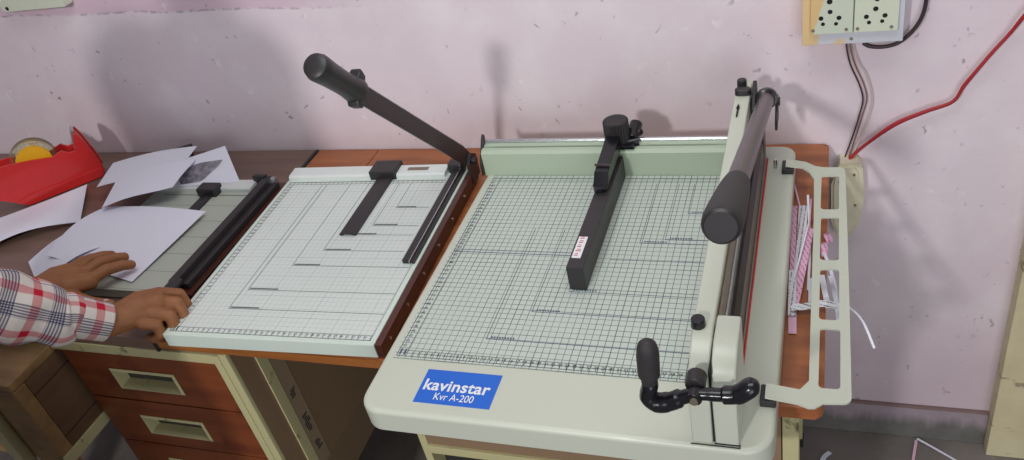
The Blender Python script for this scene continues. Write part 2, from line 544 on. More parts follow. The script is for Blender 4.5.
# ================================================================== DESKS
def drawer(parent, x0, x1, z0, z1, y, hx0, hx1, hz0, hz1):
    f = MB().prism(rrect(x0, x1, z0, z1, .002, 2), y, y + .018, plane='XZ', holes=[[(hx0 + .004, hz0 + .004), (hx1 - .004, hz0 + .004), (hx1 - .004, hz1 - .004), (hx0 + .004, hz1 - .004)]])
    d = f.build('drawer', 'drawer_red', parent, smooth=False)
    h = MB(); b = bmesh.new()
    def ring(i, yy, top=0.): return [b.verts.new((x, yy, z)) for x, z in ((hx0 + i, hz0 + i), (hx1 - i, hz0 + i), (hx1 - i, hz1 - i - top), (hx0 + i, hz1 - i - top))]
    rs = [ring(.003, y + .003), ring(0, y - .002), ring(.0045, y - .004), ring(.0075, y + .022)]
    for p, q in zip(rs, rs[1:]):
        for k in range(4): b.faces.new((p[k], p[(k + 1) % 4], q[(k + 1) % 4], q[k]))
    h.add(b)
    hd = h.build('recessed_handle', 'cream_frame', d, smooth=False)
    MB().box(hx0 + .007, hx1 - .007, y + .0195, y + .0225, hz0 + .007, hz1 - .007).build('handle_cavity', 'cavity_shade', hd, smooth=False)  # recess shadow painted in as a dark back plate
    return d

# --- left desk: grey-brown top, drawer pedestal at its right end
d1 = thing('office_desk', 'grey-brown topped office desk holding the grey paper cutter and red tape dispenser', 'desk', (-1.6, -.3, 0))
MB().box(-2.25, -1.049, -.598, -.004, .725, DZ, bevel=.002).build('desktop', 'desk_grey', d1)
MB().box(-1.049, -1.041, -.600, -.004, .722, DZ + .0005, bevel=.001).build('edge_trim', 'dark_card', d1)
MB().box(-1.30, -.924, -.600, -.575, .704, .725, bevel=.002).build('front_rail', 'cream_frame', d1)
MB().box(-.9375, -.9225, -.601, -.570, 0, .7245, bevel=.002).build('leg', 'cream_frame', d1)
MB().box(-1.305, -1.288, -.12, -.09, 0, .7245, bevel=.002).build('leg', 'cream_frame', d1)
MB().box(-2.23, -2.205, -.601, -.570, 0, .7245, bevel=.002).build('leg', 'cream_frame', d1)
MB().box(-2.23, -2.205, -.05, -.02, 0, .7245, bevel=.002).build('leg', 'cream_frame', d1)
MB().box(-.9375, -.9225, -.05, -.02, 0, .7245, bevel=.002).build('leg', 'cream_frame', d1)
MB().box(-1.286, -.94, -.572, -.06, .20, .7035).build('drawer_carcass', 'panel_brown', d1, smooth=False)
for z1, hz1 in ((.702, .662), (.576, .537), (.451, .412), (.326, .287)):
    drawer(d1, -1.286, -.939, z1 - .122, z1, -.594, -1.196, -1.050, hz1 - .052, hz1)

# --- right desk: brown boards
d2 = thing('office_desk', 'brown wood-topped office desk under the two white paper cutters', 'desk', (-.5, -.3, 0))
MB().prism(rrect(-1.038, -.892, -.598, -.004, .003, 2), .729, DZ, bevel=.0015).build('top_board', 'desk_brown', d2)
MB().prism([(-.8905, -.598), (-.06, -.598), (-.05, -.617)] + rrect(-.8905, .005, -.617, -.004, .016, 5)[7:14] + rrect(-.8905, .005, -.610, -.004, .012, 5)[12:18] + [(-.8905, -.004)], .729, DZ, bevel=.0015).build('top_board', 'desk_brown', d2)
MB().box(-1.037, -.02, -.6005, -.5975, .733, .7485).build('front_edge_band', 'desk_edge', d2)
MB().box(-.9215, -.9055, -.601, -.591, 0, .729, bevel=.002).build('leg', 'cream_frame', d2)
MB().box(-.9215, -.9055, -.05, -.02, 0, .729, bevel=.002).build('leg', 'cream_frame', d2)
MB().box(-.045, -.024, -.601, -.570, 0, .729, bevel=.002).build('leg', 'cream_frame', d2)
lg = MB().box(-.052, -.034, -.068, -.046, .025, .729, bevel=.002).build('leg', 'cream_frame', d2)
MB().box(-.054, -.032, -.070, -.044, 0, .026, bevel=.002).build('leg_foot', 'dark_card', lg)
sp = MB().box(-.9205, -.9065, -.5905, -.05, .345, .729).build('side_panel', 'panel_brown', d2, smooth=False)
MB().box(-.9066, -.9035, -.548, -.524, .345, .726, bevel=.001).build('panel_rib', 'cream_frame', sp)
MB().box(-.9066, -.9050, -.524, -.490, .345, .726).build('panel_strip', 'panel_pale', sp, smooth=False)
rnd = random.Random(4)
for (z0, z1, nn) in ((.530, .550, 4), (.438, .482, 7), (.385, .410, 4)):
    for k in range(nn):
        z = z0 + (z1 - z0) * (k + .5) / nn; w = (z1 - z0) / nn * .32
        MB().box(-.905, -.9047, -.514 + rnd.uniform(-.003, .003), -.500 + rnd.uniform(-.004, .004), z - w, z + w).build('stencil_mark', 'dark_ink', sp, smooth=False)
MB().box(-.905, -.60, -.07, -.05, .10, .729).build('modesty_panel', 'knee_hole_shade', d2, smooth=False)  # dark colour stands in for the shade inside the knee hole
# right pedestal, mostly under the overhanging guillotine
MB().box(-.60, -.586, -.601, -.05, .10, .729, bevel=.002).build('pedestal_side', 'cream_frame', d2)
MB().box(-.586, -.046, -.601, -.58, .565, .729, bevel=.002).build('front_apron', 'panel_brown', d2)
MB().box(-.586, -.046, -.606, -.58, .548, .566, bevel=.002).build('front_rail', 'cream_frame', d2)
MB().box(-.586, -.046, -.57, -.05, .10, .548).build('drawer_carcass', 'dark_card', d2, smooth=False)
MB().box(-.424, -.406, -.601, -.57, .10, .549, bevel=.002).build('divider', 'cream_frame', d2)
drawer(d2, -.404, -.048, .42, .545, -.592, -.30, -.155, .450, .502)

# --- wooden stand on the far left, pushed halfway under the left desk
cr = thing('side_stand', 'brown wooden side stand with plank side and cream batten, half under left desk', 'stand', (-1.5, -.5, 0))
MB().box(-1.74, -1.302, -.70, -.22, .694, .712, bevel=.003).build('stand_top', 'crate_wood', cr)
MB().box(-1.31, -1.302, -.672, -.24, .522, .694).build('plank_panel', 'plank_side', cr, smooth=False)
MB().box(-1.312, -1.298, -.70, -.24, .497, .522, bevel=.002).build('batten', 'cream_frame', cr)
MB().box(-1.372, -1.302, -.70, -.672, .0, .694, bevel=.003).build('leg', 'crate_wood', cr)
MB().box(-1.74, -1.67, -.70, -.672, .0, .694, bevel=.003).build('leg', 'crate_wood', cr)
MB().box(-1.335, -1.312, -.25, -.22, .0, .694, bevel=.003).build('leg', 'crate_wood', cr)
MB().box(-1.74, -1.715, -.25, -.22, .0, .694, bevel=.003).build('leg', 'crate_wood', cr)
MB().box(-1.425, -1.395, -.712, -.690, .0, .66, bevel=.003).build('front_post', 'cream_frame', cr)
MB().box(-1.67, -1.372, -.692, -.68, .50, .694).build('front_panel', 'crate_wood', cr, smooth=False)

# ================================================================== BIG GUILLOTINE
ZT = .795
gl = thing('guillotine_cutter', 'large cream stack guillotine with blue sticker and long raised handle', 'paper cutter', (-.31, -.42, DZ))
base = MB().prism(rrect(-.578, -.047, -.730, -.080, (.032, .036, .024, .02), 8), .758, ZT, bevel=.007, seg=4).build('base_plate', 'cream_metal', gl)
for x, y in ((-.53, -.58), (-.10, -.58), (-.53, -.14), (-.10, -.14)):
    MB().cyl((x, y, DZ), (x, y, .7585), .014, seg=16).build('rubber_foot', 'black_rubber', gl)
gs = MB().box(-.563, -.139, -.634, -.174, ZT, ZT + .0012).build('grid_sheet', 'grid_big', gl, smooth=False)
# printed border, nested format corners, ruler numerals
pl = MB(); zp = ZT + .0012
for a, b, w in (((-.559, -.630), (-.139, -.630), .0008), ((-.559, -.630), (-.559, -.178), .0008), ((-.546, -.619), (-.139, -.619), .0006), ((-.546, -.619), (-.546, -.180), .0006),
             ((-.559, -.184), (-.14, -.184), .0008), ((-.559, -.192), (-.14, -.192), .0005)):
    pl.strip(a, b, w, zp)
for k in range(42):
    x = -.546 + k * .0098
    pl.strip((x, -.630), (x, -.630 + (.006 if k % 5 else .010)), .0007, zp)
for k in range(44):
    y = -.619 + k * .0098
    pl.strip((-.559, y), (-.559 + (.005 if k % 5 else .009), y), .0007, zp)
pl.build('ruler_border', 'dark_ink', gs, smooth=False)
nl = MB()
for (x, y, w) in ((-.438, -.585, .0016), (-.388, -.525, .0016), (-.345, -.478, .0012), (-.262, -.360, .0014), (-.225, -.350, .0014), (-.200, -.282, .0016)):
    nl.strip((x, y), (-.139, y), w * .62, zp); nl.strip((x, y), (x, -.20 if y > -.5 else -.33), w * .55, zp)
    for k in range(9):     # illegible format name printed as dashes
        nl.strip((x + .006 + k * .004, y + .004), (x + .0085 + k * .004, y + .004), .0028, zp)
nl.strip((-.559, -.395), (-.36, -.396), .0013, zp); nl.strip((-.30, -.402), (-.139, -.402), .0009, zp)
nl.strip((-.559, -.389), (-.33, -.389), .0007, zp)
nl.build('format_lines', 'blue_ink', gs, smooth=False)
nm = MB()
for k in range(1, 41):
    nm.mesh(text_mesh(str(k), height=.0048, bold=.01), Matrix.Translation((-.546 + k * .0098, -.6245 + .0015, zp + .0003)))
for k in range(1, 43):
    nm.mesh(text_mesh(str(k), height=.0048, bold=.01), Matrix.Translation((-.5525, -.619 + k * .0098, zp + .0003)))
nm.build('ruler_numerals', 'dark_ink', gs, smooth=False)
rm = MB()
for dx in (0, .0065):
    rm.box(-.5565 + dx, -.554 + dx, -.6275, -.6165, zp, zp + .0004)
rm.build('roman_two_mark', 'blue_ink', gs, smooth=False)
# brand sticker
sk = MB().box(-.501, -.393, -.708, -.6495, ZT, ZT + .0006).build('sticker', 'blue_vinyl', gl, smooth=False)
zs = ZT + .0009
t = MB(); t.mesh(text_mesh('kavinstar', width=.0945, height=.0195, bold=.022, spacing=1.04), Matrix.Translation((-.4485, -.6765, zs)))
t.mesh(text_mesh('Kvr A-200', width=.0560, height=.0120, bold=.004), Matrix.Translation((-.4465, -.6955, zs)))
t.build('sticker_lettering', 'white_ink', sk, smooth=False)
# rear fence
fn = MB().prism([(-.173, ZT), (-.173, .840), (-.168, .845), (-.159, .845), (-.159, .8415), (-.154, .8415), (-.154, .845), (-.138, .845), (-.134, .841), (-.134, ZT)], -.578, -.138, plane='YZ').build('rear_fence', 'fence_green', gl)
MB().box(-.562, -.165, -.1588, -.1542, .8416, .8422).build('slot', 'dark_hole', fn, smooth=False)
MB().cyl((-.578, -.1395, .8460), (-.138, -.1395, .8460), .0046, seg=16).build('guide_rod', 'steel', fn)
MB().prism([(-.178, .798), (-.170, .798), (-.140, .846), (-.137, .858), (-.141, .863), (-.147, .858), (-.178, .822)], -.5835, -.5785, plane='YZ', bevel=.0015, seg=2, both=True).build('end_bracket', 'black_plastic', fn)
# sliding stop bar with clamp knob
sb = MB().box(-.3445, -.3185, -.474, -.178, ZT + .0015, .838, bevel=.0018).build('stop_bar', 'black_plastic', gl)
lb = MB().box(-.3410, -.3275, -.452, -.402, .8382, .8387).build('label', 'white_ink', sb, smooth=False)
lm = MB(); rnd = random.Random(2)
for k in range(5):
    y = -.447 + k * .010
    lm.box(-.3385, -.3300 - rnd.uniform(0, .003), y, y + .0018, .8387, .8389)
    lm.box(-.3375, -.3310 - rnd.uniform(0, .002), y + .004, y + .0055, .8387, .8389)
lm.build('label_print', 'red_strip', lb, smooth=False)
nk = MB().prism([(-.278, .838), (-.278, .846), (-.262, .862), (-.19, .868), (-.172, .872), (-.150, .872), (-.150, .8462), (-.176, .8462), (-.178, .838)], -.3470, -.3230, plane='YZ', bevel=.0025, seg=2, both=True)
nk.cyl((-.335, -.276, .838), (-.335, -.276, .8455), .0125, seg=20)
nk.build('clamp_neck', 'black_gloss', sb)
MB().box(-.3480, -.3220, -.250, -.2475, .864, .8675).build('neck_clip', 'tube_metal', sb)
kb = MB(); n_fl = 28; r0 = .0205
prof = []
for k in range(n_fl * 2):
    a = pi * k / n_fl; r = r0 * 1.06 if k % 2 else r0 - .0012
    prof.append((-.3315 + r * cos(a), -.150 + r * sin(a)))
kb.prism(prof, .848, .892, bevel=.003, seg=3)
kb.cyl((-.3315, -.150, .846), (-.3315, -.150, .853), .012)
kb.build('clamp_knob', 'black_rubber', sb)
kw = MB()
kw.cyl((-.308, -.150, .853), (-.304, -.118, .866), .011, seg=14, bevel=.002)
kw.cyl((-.320, -.155, .848), (-.296, -.150, .850), .008, seg=12)
kw.ball((-.297, -.135, .858), .007); kw.box(-.345, -.300, -.172, -.128, .8455, .8530, bevel=.002)
kw.build('clamp_screw', 'black_gloss', sb)
# clamp frame: cream beam running front to back
def beam(x0, x1, y0, y1, zt, r, name, seg=9, foot=None, legs=True, rear=None):
    out = [(y0, ZT)]
    for k in range(seg + 1):
        a = pi - k * pi / 2 / seg
        out.append((y0 + r + r * cos(a), zt - r * .9 + r * .9 * sin(a)))
    if legs:
        out += [(y1, zt + .014), (y1, ZT), (y1 - .05, ZT), (y1 - .05, zt - .05), (y0 + .075, zt - .055), (y0 + .075, ZT)]
    else:
        out += [(y1, zt), (y1, ZT)]
    return MB().prism(out, x0, x1, plane='YZ', bevel=.003, seg=3, both=True).build(name, 'cream_metal', gl)
bm_ = beam(-.1365, -.1125, -.722, -.100, .915, .070, 'clamp_beam')
blk = beam(-.1105, -.0835, -.722, -.643, .920, .050, 'blade_guide', legs=False)
fl = MB()
fl.box(-.1375, -.0825, -.7262, -.7252, ZT, ZT + .0008); fl.box(-.1108, -.0825, -.7232, -.7220, ZT, ZT + .0010)
fl.box(-.0833, -.0825, -.7262, -.7205, ZT, ZT + .0008)
fl.build('foot_gap', 'dark_hole', gl, smooth=False)
MB().box(-.1124, -.1106, -.7195, -.646, ZT, .908).build('guide_gap', 'dark_hole', gl, smooth=False)
MB().box(-.1375, -.1135, -.645, -.152, ZT + .0018, .822, bevel=.002).build('pressure_bar', 'dull_steel', gl)
MB().box(-.1122, -.1085, -.642, -.125, .838, .905, bevel=.0008).build('blade', 'dull_steel', gl)
MB().box(-.1085, -.1055, -.642, -.125, .830, .880, bevel=.0006).build('blade_edge', 'steel', gl)
MB().prism([(-.1055, .800), (-.0935, .800), (-.0955, .842), (-.1020, .850), (-.1055, .850)], -.642, -.120, plane='XZ').build('blade_carrier', 'blade_dark', gl)
MB().box(-.0918, -.0890, -.700, -.125, ZT, ZT + .003, bevel=.0008).build('cutting_stick', 'red_strip', gl)
MB().cyl((-.1300, -.655, .912), (-.1300, -.655, .925), .0085, .0080, seg=20, bevel=.0015).build('beam_knob', 'black_gloss', bm_)
MB().prism([(-.1275, -.176), (-.1250, -.188), (-.1265, -.188), (-.1265, -.212), (-.1285, -.212), (-.1285, -.188), (-.1300, -.188)], .9255, .9300).build('arrow_mark', 'dark_hole', bm_, smooth=False)
# rear pivot group
pv = MB()
pv.prism(rrect(-.1360, -.1110, -.150, -.136, .0065, 5), .9285, .938, bevel=.002)
pv.cyl((-.1270, -.122, .924), (-.1270, -.122, .943), .0075, seg=18, bevel=.002)
pv.build('lock_lever', 'black_plastic', bm_)
pb = MB()
pb.prism([(-.165, .87), (-.105, .87), (-.108, .925), (-.116, .937), (-.130, .932), (-.165, .912)], -.1105, -.1045, plane='YZ', bevel=.001, seg=1, both=True)
pb.prism([(-.150, .865), (-.104, .865), (-.104, .895), (-.112, .910), (-.126, .910), (-.150, .885)], -.0765, -.0725, plane='YZ', bevel=.001, seg=1, both=True)
pb.box(-.1045, -.094, -.150, -.108, ZT, .885, bevel=.002)
pb.cyl((-.112, -.118, .900), (-.070, -.118, .900), .007, seg=14)
pb.build('pivot_bracket', 'black_plastic', gl)
# handle tube
H0 = V((-.0885, -.112, .9095)); H1 = V((-.0885, -.722, 1.105)); hd = (H1 - H0).normalized()
hp = lambda s: H0 + (H1 - H0) * s
tb = MB().tube([hp(.0), hp(.80)], [.0118, .0122], 24).build('lever_tube', 'tube_metal', gl)
MB().cyl(hp(.035), hp(.062), .0165, seg=24, bevel=.003).build('tube_collar', 'black_gloss', tb)
grip = MB(); sG = [.775, .78, .80, .83, .88, .93, .965, .985, .996, 1.0]
grip.tube([hp(s) for s in sG], [.0120, .0140, .0152, .0165, .0180, .0192, .0197, .0195, .0188, .0180], 32)
grip.build('lever_grip', 'black_rubber', tb)
MB().tube([hp(.998), hp(1.002), hp(1.006)], [.0179, .0176, .0150], 28).build('grip_end_cap', 'black_plastic', tb)
# crank for the clamp screw
ck = MB()
ck.tube(bez([(-0.1702, -0.7440, 0.9062), (-0.1738, -0.7440, 0.8910), (-0.1652, -0.7440, 0.8808), (-0.1510, -0.7440, 0.8839), (-0.1378, -0.7440, 0.8920), (-0.1231, -0.7440, 0.8991), (-0.1074, -0.7440, 0.9011), (-0.0932, -0.7440, 0.9021), (-0.0790, -0.7440, 0.9051), (-0.0679, -0.7440, 0.9153)], 5),
        [.0105] * 5 + [.0115] * 5 + [.0120] * 5 + [.0112] * 5 + [.0086] * 5 + [.0074] * 5 + [.0080] * 5 + [.0108] * 5 + [.0120] * 6, 18, rnd=True, flat=.86)
ck.cyl((-0.1231, -0.7536, 0.8991), (-0.1231, -0.7339, 0.8991), .0082, seg=20, bevel=.002)
crank = ck.build('clamp_crank', 'black_gloss', gl)
MB().cyl((-0.1231, -0.7562, 0.8991), (-0.1231, -0.7536, 0.8991), .0045, seg=12).build('crank_bolt', 'dull_steel', crank)
MB().tube([(-0.1702, -0.7440, 0.9132), (-0.1699, -0.7440, 0.9203), (-0.1697, -0.7440, 0.9234), (-0.1682, -0.7440, 0.9518), (-0.1677, -0.7440, 0.9619)], [.0088, .0092, .0118, .0122, .0112], 20, rnd=True).build('crank_grip', 'black_rubber', crank)
MB().cyl((-.1240, -.738, .903), (-.1240, -.718, .903), .0110, seg=22, bevel=.003).build('screw_boss', 'black_plastic', crank)
# base pin and waste guard
MB().cyl((-.0765, -.150, ZT), (-.0765, -.150, ZT + .016), .003, seg=12).build('base_pin', 'steel', gl)
for y in (-.156, -.648):
    MB().box(-.066, -.0475, y - .014, y + .014, ZT, ZT + .010, bevel=.0015).build('hinge_block', 'black_plastic', gl)
gz = .801
outl = [(-.060, -.166), (-.035, -.166), (-.024, -.176), (-.0165, -.196), (-.0145, -.300), (-.0130, -.560), (-.0125, -.622), (-.022, -.637), (-.060, -.637)]
def arc(cx, cy, r, a0, a1, n=5): return [(cx + r * cos(a0 + (a1 - a0) * k / n), cy + r * sin(a0 + (a1 - a0) * k / n)) for k in range(n + 1)]
outl += [(-.060, -.659), (-.024, -.659), (-.012, -.664), (-.005, -.663), (.004, -.655)] + arc(.024, -.643, .010, -pi / 2, 0) + [(.033, -.5), (.031, -.30)] + arc(.019, -.172, .010, 0, pi / 2) + [(-.004, -.162), (-.016, -.158), (-.030, -.146), (-.060, -.146)]
holes = [rrect(-.0055, .0200, -.276, -.186, .005, 4), rrect(-.0045, .0200, -.395, -.295, .005, 4), rrect(-.0035, .0205, -.515, -.414, .005, 4), rrect(-.0020, .0220, -.632, -.531, .005, 4)]
gd = MB().prism(outl, gz, gz + .0028, holes=holes)
for v in gd.bm.verts:   # arms step up onto the hinge blocks
    if v.co.x < -.03: v.co.z += .006 * min(1, (-.03 - v.co.x) / .012)
gd.build('waste_guard', 'guard_metal', gl)

# ================================================================== WHITE CUTTER
wc = thing('paper_cutter', 'white gridded paper cutter with black blade arm raised toward the wall', 'paper cutter', (-.997, -.613, DZ), radians(2.0))
L = dict(parent=wc, local=True)
bd = MB().box(0, .3815, 0, .478, .004, .030, bevel=.0012).build('board', 'white_board', **L)
MB().box(.3816, .3930, .0015, .482, .004, .0288, bevel=.001).build('side_rail', 'side_wood', **L)
for y in (.03, .105, .18, .255, .33, .40): MB().cyl((.3925, y, .017), (.3943, y, .017), .0026, seg=10).build('side_screw', 'steel', **L)
for x, y in ((.03, .03), (.35, .03), (.03, .45), (.35, .45)):
    MB().cyl((x, y, 0), (x, y, .0045), .01, seg=14).build('rubber_foot', 'black_rubber', **L)
gw = MB().box(.0095, .3740, .008, .438, .030, .0306).build('grid_sheet', 'grid_white', bd, smooth=False, local=True)
pw = MB(); zz = .0306
for a, b, w in (((.010, .0085), (.3735, .0085), .0008), ((.0105, .0085), (.0105, .437), .0008), ((.0215, .0185), (.3735, .0185), .0005), ((.0215, .0185), (.0215, .437), .0005), ((.3725, .0085), (.3725, .187), .0006), ((.010, .434), (.348, .434), .0016), ((.010, .4265), (.348, .4265), .0006)):
    pw.strip(a, b, w, zz)
for k in range(42):
    y = .0185 + k * .01; pw.strip((.0105, y), (.0105 + (.004 if k % 5 else .008), y), .0006, zz)
for k in range(36):
    x = .0215 + k * .01; pw.strip((x, .0085), (x, .0085 + (.004 if k % 5 else .008)), .0006, zz)
    pw.strip((x, .4265), (x, .4265 + .005), .0006, zz)
pw.build('ruler_border', 'dark_ink', gw, smooth=False, local=True)
nw = MB()
for (x, y, n) in ((.088, .066, 12), (.098, .113, 12), (.150, .178, 11), (.190, .220, 11), (.225, .265, 10), (.255, .292, 10), (.280, .346, 8)):
    nw.strip((x, y), (.371 if y < .18 else .345, y), .0007, zz); nw.strip((x, y), (x, .425), .0007, zz)
    for k in range(n): nw.strip((x + .003 + k * .0046, y + .0032), (x + .0065 + k * .0046, y + .0032), .0030, zz)
nw.build('format_lines', 'dark_ink', gw, smooth=False, local=True)
nn_ = MB()
for k in range(1, 35): nn_.mesh(text_mesh(str(k), height=.0042, bold=.01), Matrix.Translation((.0215 + k * .01, .0150, zz + .0003)))
for k in range(1, 41): nn_.mesh(text_mesh(str(k), height=.0042, bold=.01), Matrix.Translation((.0172, .0185 + k * .01, zz + .0003)))
nn_.build('ruler_numerals', 'dark_ink', gw, smooth=False, local=True)
rm = MB()
for dx in (0, .0055): rm.box(.0135 + dx, .0158 + dx, .0105, .0205, zz, zz + .0003)
rm.build('roman_two_mark', 'dark_ink', gw, smooth=False, local=True)
br = MB().prism([(.443, .030), (.443, .0365), (.447, .0395), (.474, .0405), (.478, .037), (.478, .030)], .004, .343, plane='YZ').build('ruler_bar', 'white_bar', **L)
MB().box(.262, .305, .456, .466, .0398, .0406).build('bar_label', 'dull_steel', br, smooth=False, local=True)
cl = MB().prism(rrect(.186, .243, .440, .484, .004, 4), .030, .0475, bevel=.003, seg=3).build('clamp_head', 'black_plastic', **L)
arm = MB().prism([(.2030, .0312), (.2030, .0340), (.2085, .0365), (.2305, .0365), (.2360, .0340), (.2360, .0312), (.2300, .0312), (.2280, .0338), (.2110, .0338), (.2090, .0312)], .262, .446, plane='XZ')
arm.build('clamp_arm', 'black_plastic', **L)
rl = MB()
rl.box(.3555, .3690, .188, .468, .030, .0375, bevel=.001)
rl.box(.3710, .3770, .188, .470, .030, .0345, bevel=.001)
rl.build('blade_rail', 'black_plastic', **L)
MB().box(.3692, .3706, .185, .470, .030, .0385).build('rail_edge', 'steel', **L)
pc = MB()
pc.prism(rrect(.345, .374, .458, .482, .004, 3), .030, .048, bevel=.002)
pc.cyl((.374, .470, .050), (.402, .470, .050), .0065, seg=14)
pc.prism([(.450, .010), (.492, .010), (.492, .052), (.470, .066), (.450, .052)], .3890, .3942, plane='YZ')
pc.build('pivot_bracket', 'black_plastic', **L)
A0 = V((.3865, .470, .052)); A1 = V((.3865, .168, .3585)); A2 = V((.3865, .091, .438))
ad = (A2 - A0).normalized(); an = V((0, ad.z, -ad.y)) * -1      # towards the wall and up
def along(s, o): p = A0 + ad * s + an * o; return (p.y, p.z)
LA = (A1 - A0).length; LT = (A2 - A0).length
ka = MB().prism([along(-.014, -.012), along(.03, -.0175), along(LA, -.0150), along(LA + .02, -.010), along(LA + .02, .010), along(LA, .0145), along(.03, .0145), along(-.014, .013)], .3840, .3890, plane='YZ', bevel=.0008, seg=1, both=True).build('blade_arm', 'blade_dark', **L)
MB().prism([along(.02, -.0205), along(LA - .004, -.0180), along(LA - .004, -.0148), along(.02, -.0170)], .3835, .3852, plane='YZ').build('blade_edge', 'steel', ka, smooth=False, local=True)
hb = MB()
def hpnt(s, o=0.): p = A0 + ad * s + an * o; return p
ss = [LA - .012, LA - .006, LA + .004, LA + .018, LA + .034, LA + .052, LA + .070, LA + .086, LA + .096, LA + .104, LA + .108]
rr = [.0150, .0185, .0185, .0170, .0166, .0169, .0174, .0184, .0190, .0168, .0090]
hb.tube([hpnt(s, .0) for s in ss], rr, 22, flat=1.)
hb.prism([along(LA - .012, -.024), along(LA + .002, -.030), along(LA + .009, -.014), along(LA + .008, .010), along(LA + .000, .0235), along(LA - .013, .0225), along(LA - .011, .0)], .3765, .3965, plane='YZ', bevel=.004, seg=3, both=True)
for k in range(4): hb.ball(hpnt(LA + .024 + k * .015, -.0098), .0070, seg=12)
hb.build('handle', 'black_plastic', ka, local=True)
pvb = MB().cyl((.383, .470, .052), (.3925, .470, .052), .0075, seg=16).build('pivot_bolt', 'steel', ka, local=True)

# ================================================================== GREY CUTTER
gc = thing('paper_cutter', 'small grey paper cutter held by the person, sheets lying on it', 'paper cutter', (-1.2, -.35, DZ))
MB().box(-1.332, -1.070, -.507, -.165, .754, .772, bevel=.001).build('board', 'grey_board', gc, smooth=False)
MB().box(-1.331, -1.071, -.5085, -.5068, .7545, .7712).build('front_edge', 'grey_board_side', gc, smooth=False)
MB().box(-1.0698, -1.022, -.506, -.160, .754, .769, bevel=.001).build('side_rail', 'side_wood', gc)
for x, y in ((-1.31, -.48), (-1.05, -.48), (-1.31, -.19), (-1.05, -.19)):
    MB().cyl((x, y, DZ), (x, y, .7545), .009, seg=14).build('rubber_foot', 'black_rubber', gc)
rb = MB().prism([(-.200, .772), (-.200, .779), (-.196, .782), (-.170, .782), (-.166, .779), (-.166, .772)], -1.322, -1.086, plane='YZ').build('ruler_bar', 'white_bar', gc)
MB().strip((-1.30, -.212), (-1.09, -.212), .0016, .772).build('ruler_line', 'dark_ink', gc, smooth=False)
rt = MB()
for k in range(9): rt.box(-1.292 + k * .006, -1.288 + k * .006, -.190, -.186, .782, .7823)
rt.build('bar_print', 'dark_ink', rb, smooth=False)
ch = MB().prism(rrect(-1.207, -1.160, -.219, -.190, .004, 4), .7722, .790, bevel=.003)
ch.build('clamp_head', 'black_plastic', gc)
MB().prism([(-1.197, .7724), (-1.197, .7750), (-1.192, .7775), (-1.176, .7775), (-1.171, .7750), (-1.171, .7724)], -.405, -.212, plane='XZ').build('clamp_arm', 'black_plastic', gc)
hv = MB()
hv.box(-1.067, -1.049, -.498, -.168, .769, .791, bevel=.002)
hv.box(-1.049, -1.033, -.492, -.175, .769, .781, bevel=.002)
hv.box(-1.092, -1.060, -.176, -.166, .772, .794, bevel=.002)
hvo = hv.build('blade_arm', 'black_plastic', gc)
MB().cyl((-1.062, -.172, .780), (-1.040, -.172, .780), .0095, seg=18, bevel=.0015).build('pivot_bolt', 'steel', hvo)
MB().tube([(-1.053, -.492, .783), (-1.053, -.505, .783), (-1.051, -.54, .784), (-1.048, -.575, .785), (-1.046, -.592, .785)], [.010, .0125, .0135, .0140, .0125], 18, rnd=True).build('handle', 'black_plastic', hvo)

# ================================================================== PAPERS
sheet('paper_sheet', 'white sheet in front of the red tape dispenser, running off the left edge', [(-1.66, -.420, .7515), (-1.478, -.288, .7525), (-1.557, -.166, .758), (-1.742, -.296, .7515)],
      disp=lambda u, v: .020 * sin(pi * u) * sin(pi * (1 - v) * .5) ** 2 + .008 * u * u * v)
sheet('paper_sheet', 'small white sheet whose corner sticks out left of the hand, beneath the larger sheet', [(-1.497, -.422, .7515), (-1.375, -.511, .7555), (-1.275, -.375, .7775), (-1.40, -.285, .768)],
      disp=lambda u, v: .020 * sin(pi * min(1, v * 1.1)) * (.6 + .4 * u) + .004 * u)
sheet('paper_sheet', 'large white sheet pressed flat under the spread hand', [(-1.418, -.432, .781), (-1.162, -.489, .7755), (-1.139, -.281, .782), (-1.391, -.281, .788)],
      disp=lambda u, v: .014 * sin(pi * v) * (1 - u) ** 2 + .006 * sin(pi * u) * v)
sheet('paper_sheet', 'tilted white sheet with a pointed left tip at the back of the pile', [(-1.465, -.219, .795), (-1.285, -.170, .797), (-1.305, -.064, .800), (-1.495, -.127, .797)],
      disp=lambda u, v: .006 * sin(pi * u))
sheet('paper_sheet', 'white sheet with a ragged edge lying on top of the pile', [(-1.371, -.306, .804), (-1.238, -.238, .808), (-1.262, -.125, .8075), (-1.412, -.208, .806)],
      disp=lambda u, v: .006 * sin(pi * u) + .002 * sin(7 * u + 4 * v) * u)
dcorn = [(-1.2815, -.2007, .784), (-1.1242, -.1781, .782), (-1.2157, -.0786, .808), (-1.302, -.1239, .8018)]
dp = sheet('printed_sheet', 'white sheet printed with a dark grey picture, behind the grey cutter', dcorn)
M['picture_ink'] = (lambda g: g.base(g.mix(g.step(g.noise(g.coord(), 26, 5, .65), .38, .62), rgb(84, 80, 92), rgb(170, 166, 178)), .7))(G('picture_ink'))
top = bez([(-1.2815, -.1753, .7896), (-1.2705, -.1459, .7956), (-1.2503, -.1319, .7978), (-1.2234, -.1249, .7981), (-1.1984, -.1194, .7982)], 4)
bot = bez([(-1.2625, -.194, .7846), (-1.2377, -.1885, .7848), (-1.2172, -.1804, .7856), (-1.2085, -.1601, .7897), (-1.1989, -.1368, .7944)], 4)
b = bmesh.new(); gg = [[b.verts.new(p * (1 - t / 6) + q * (t / 6) + V((0, 0, .0012))) for p, q in zip(top, bot)] for t in range(7)]
for j in range(6):
    for i in range(len(top) - 1): b.faces.new((gg[j + 1][i], gg[j + 1][i + 1], gg[j][i + 1], gg[j][i]))
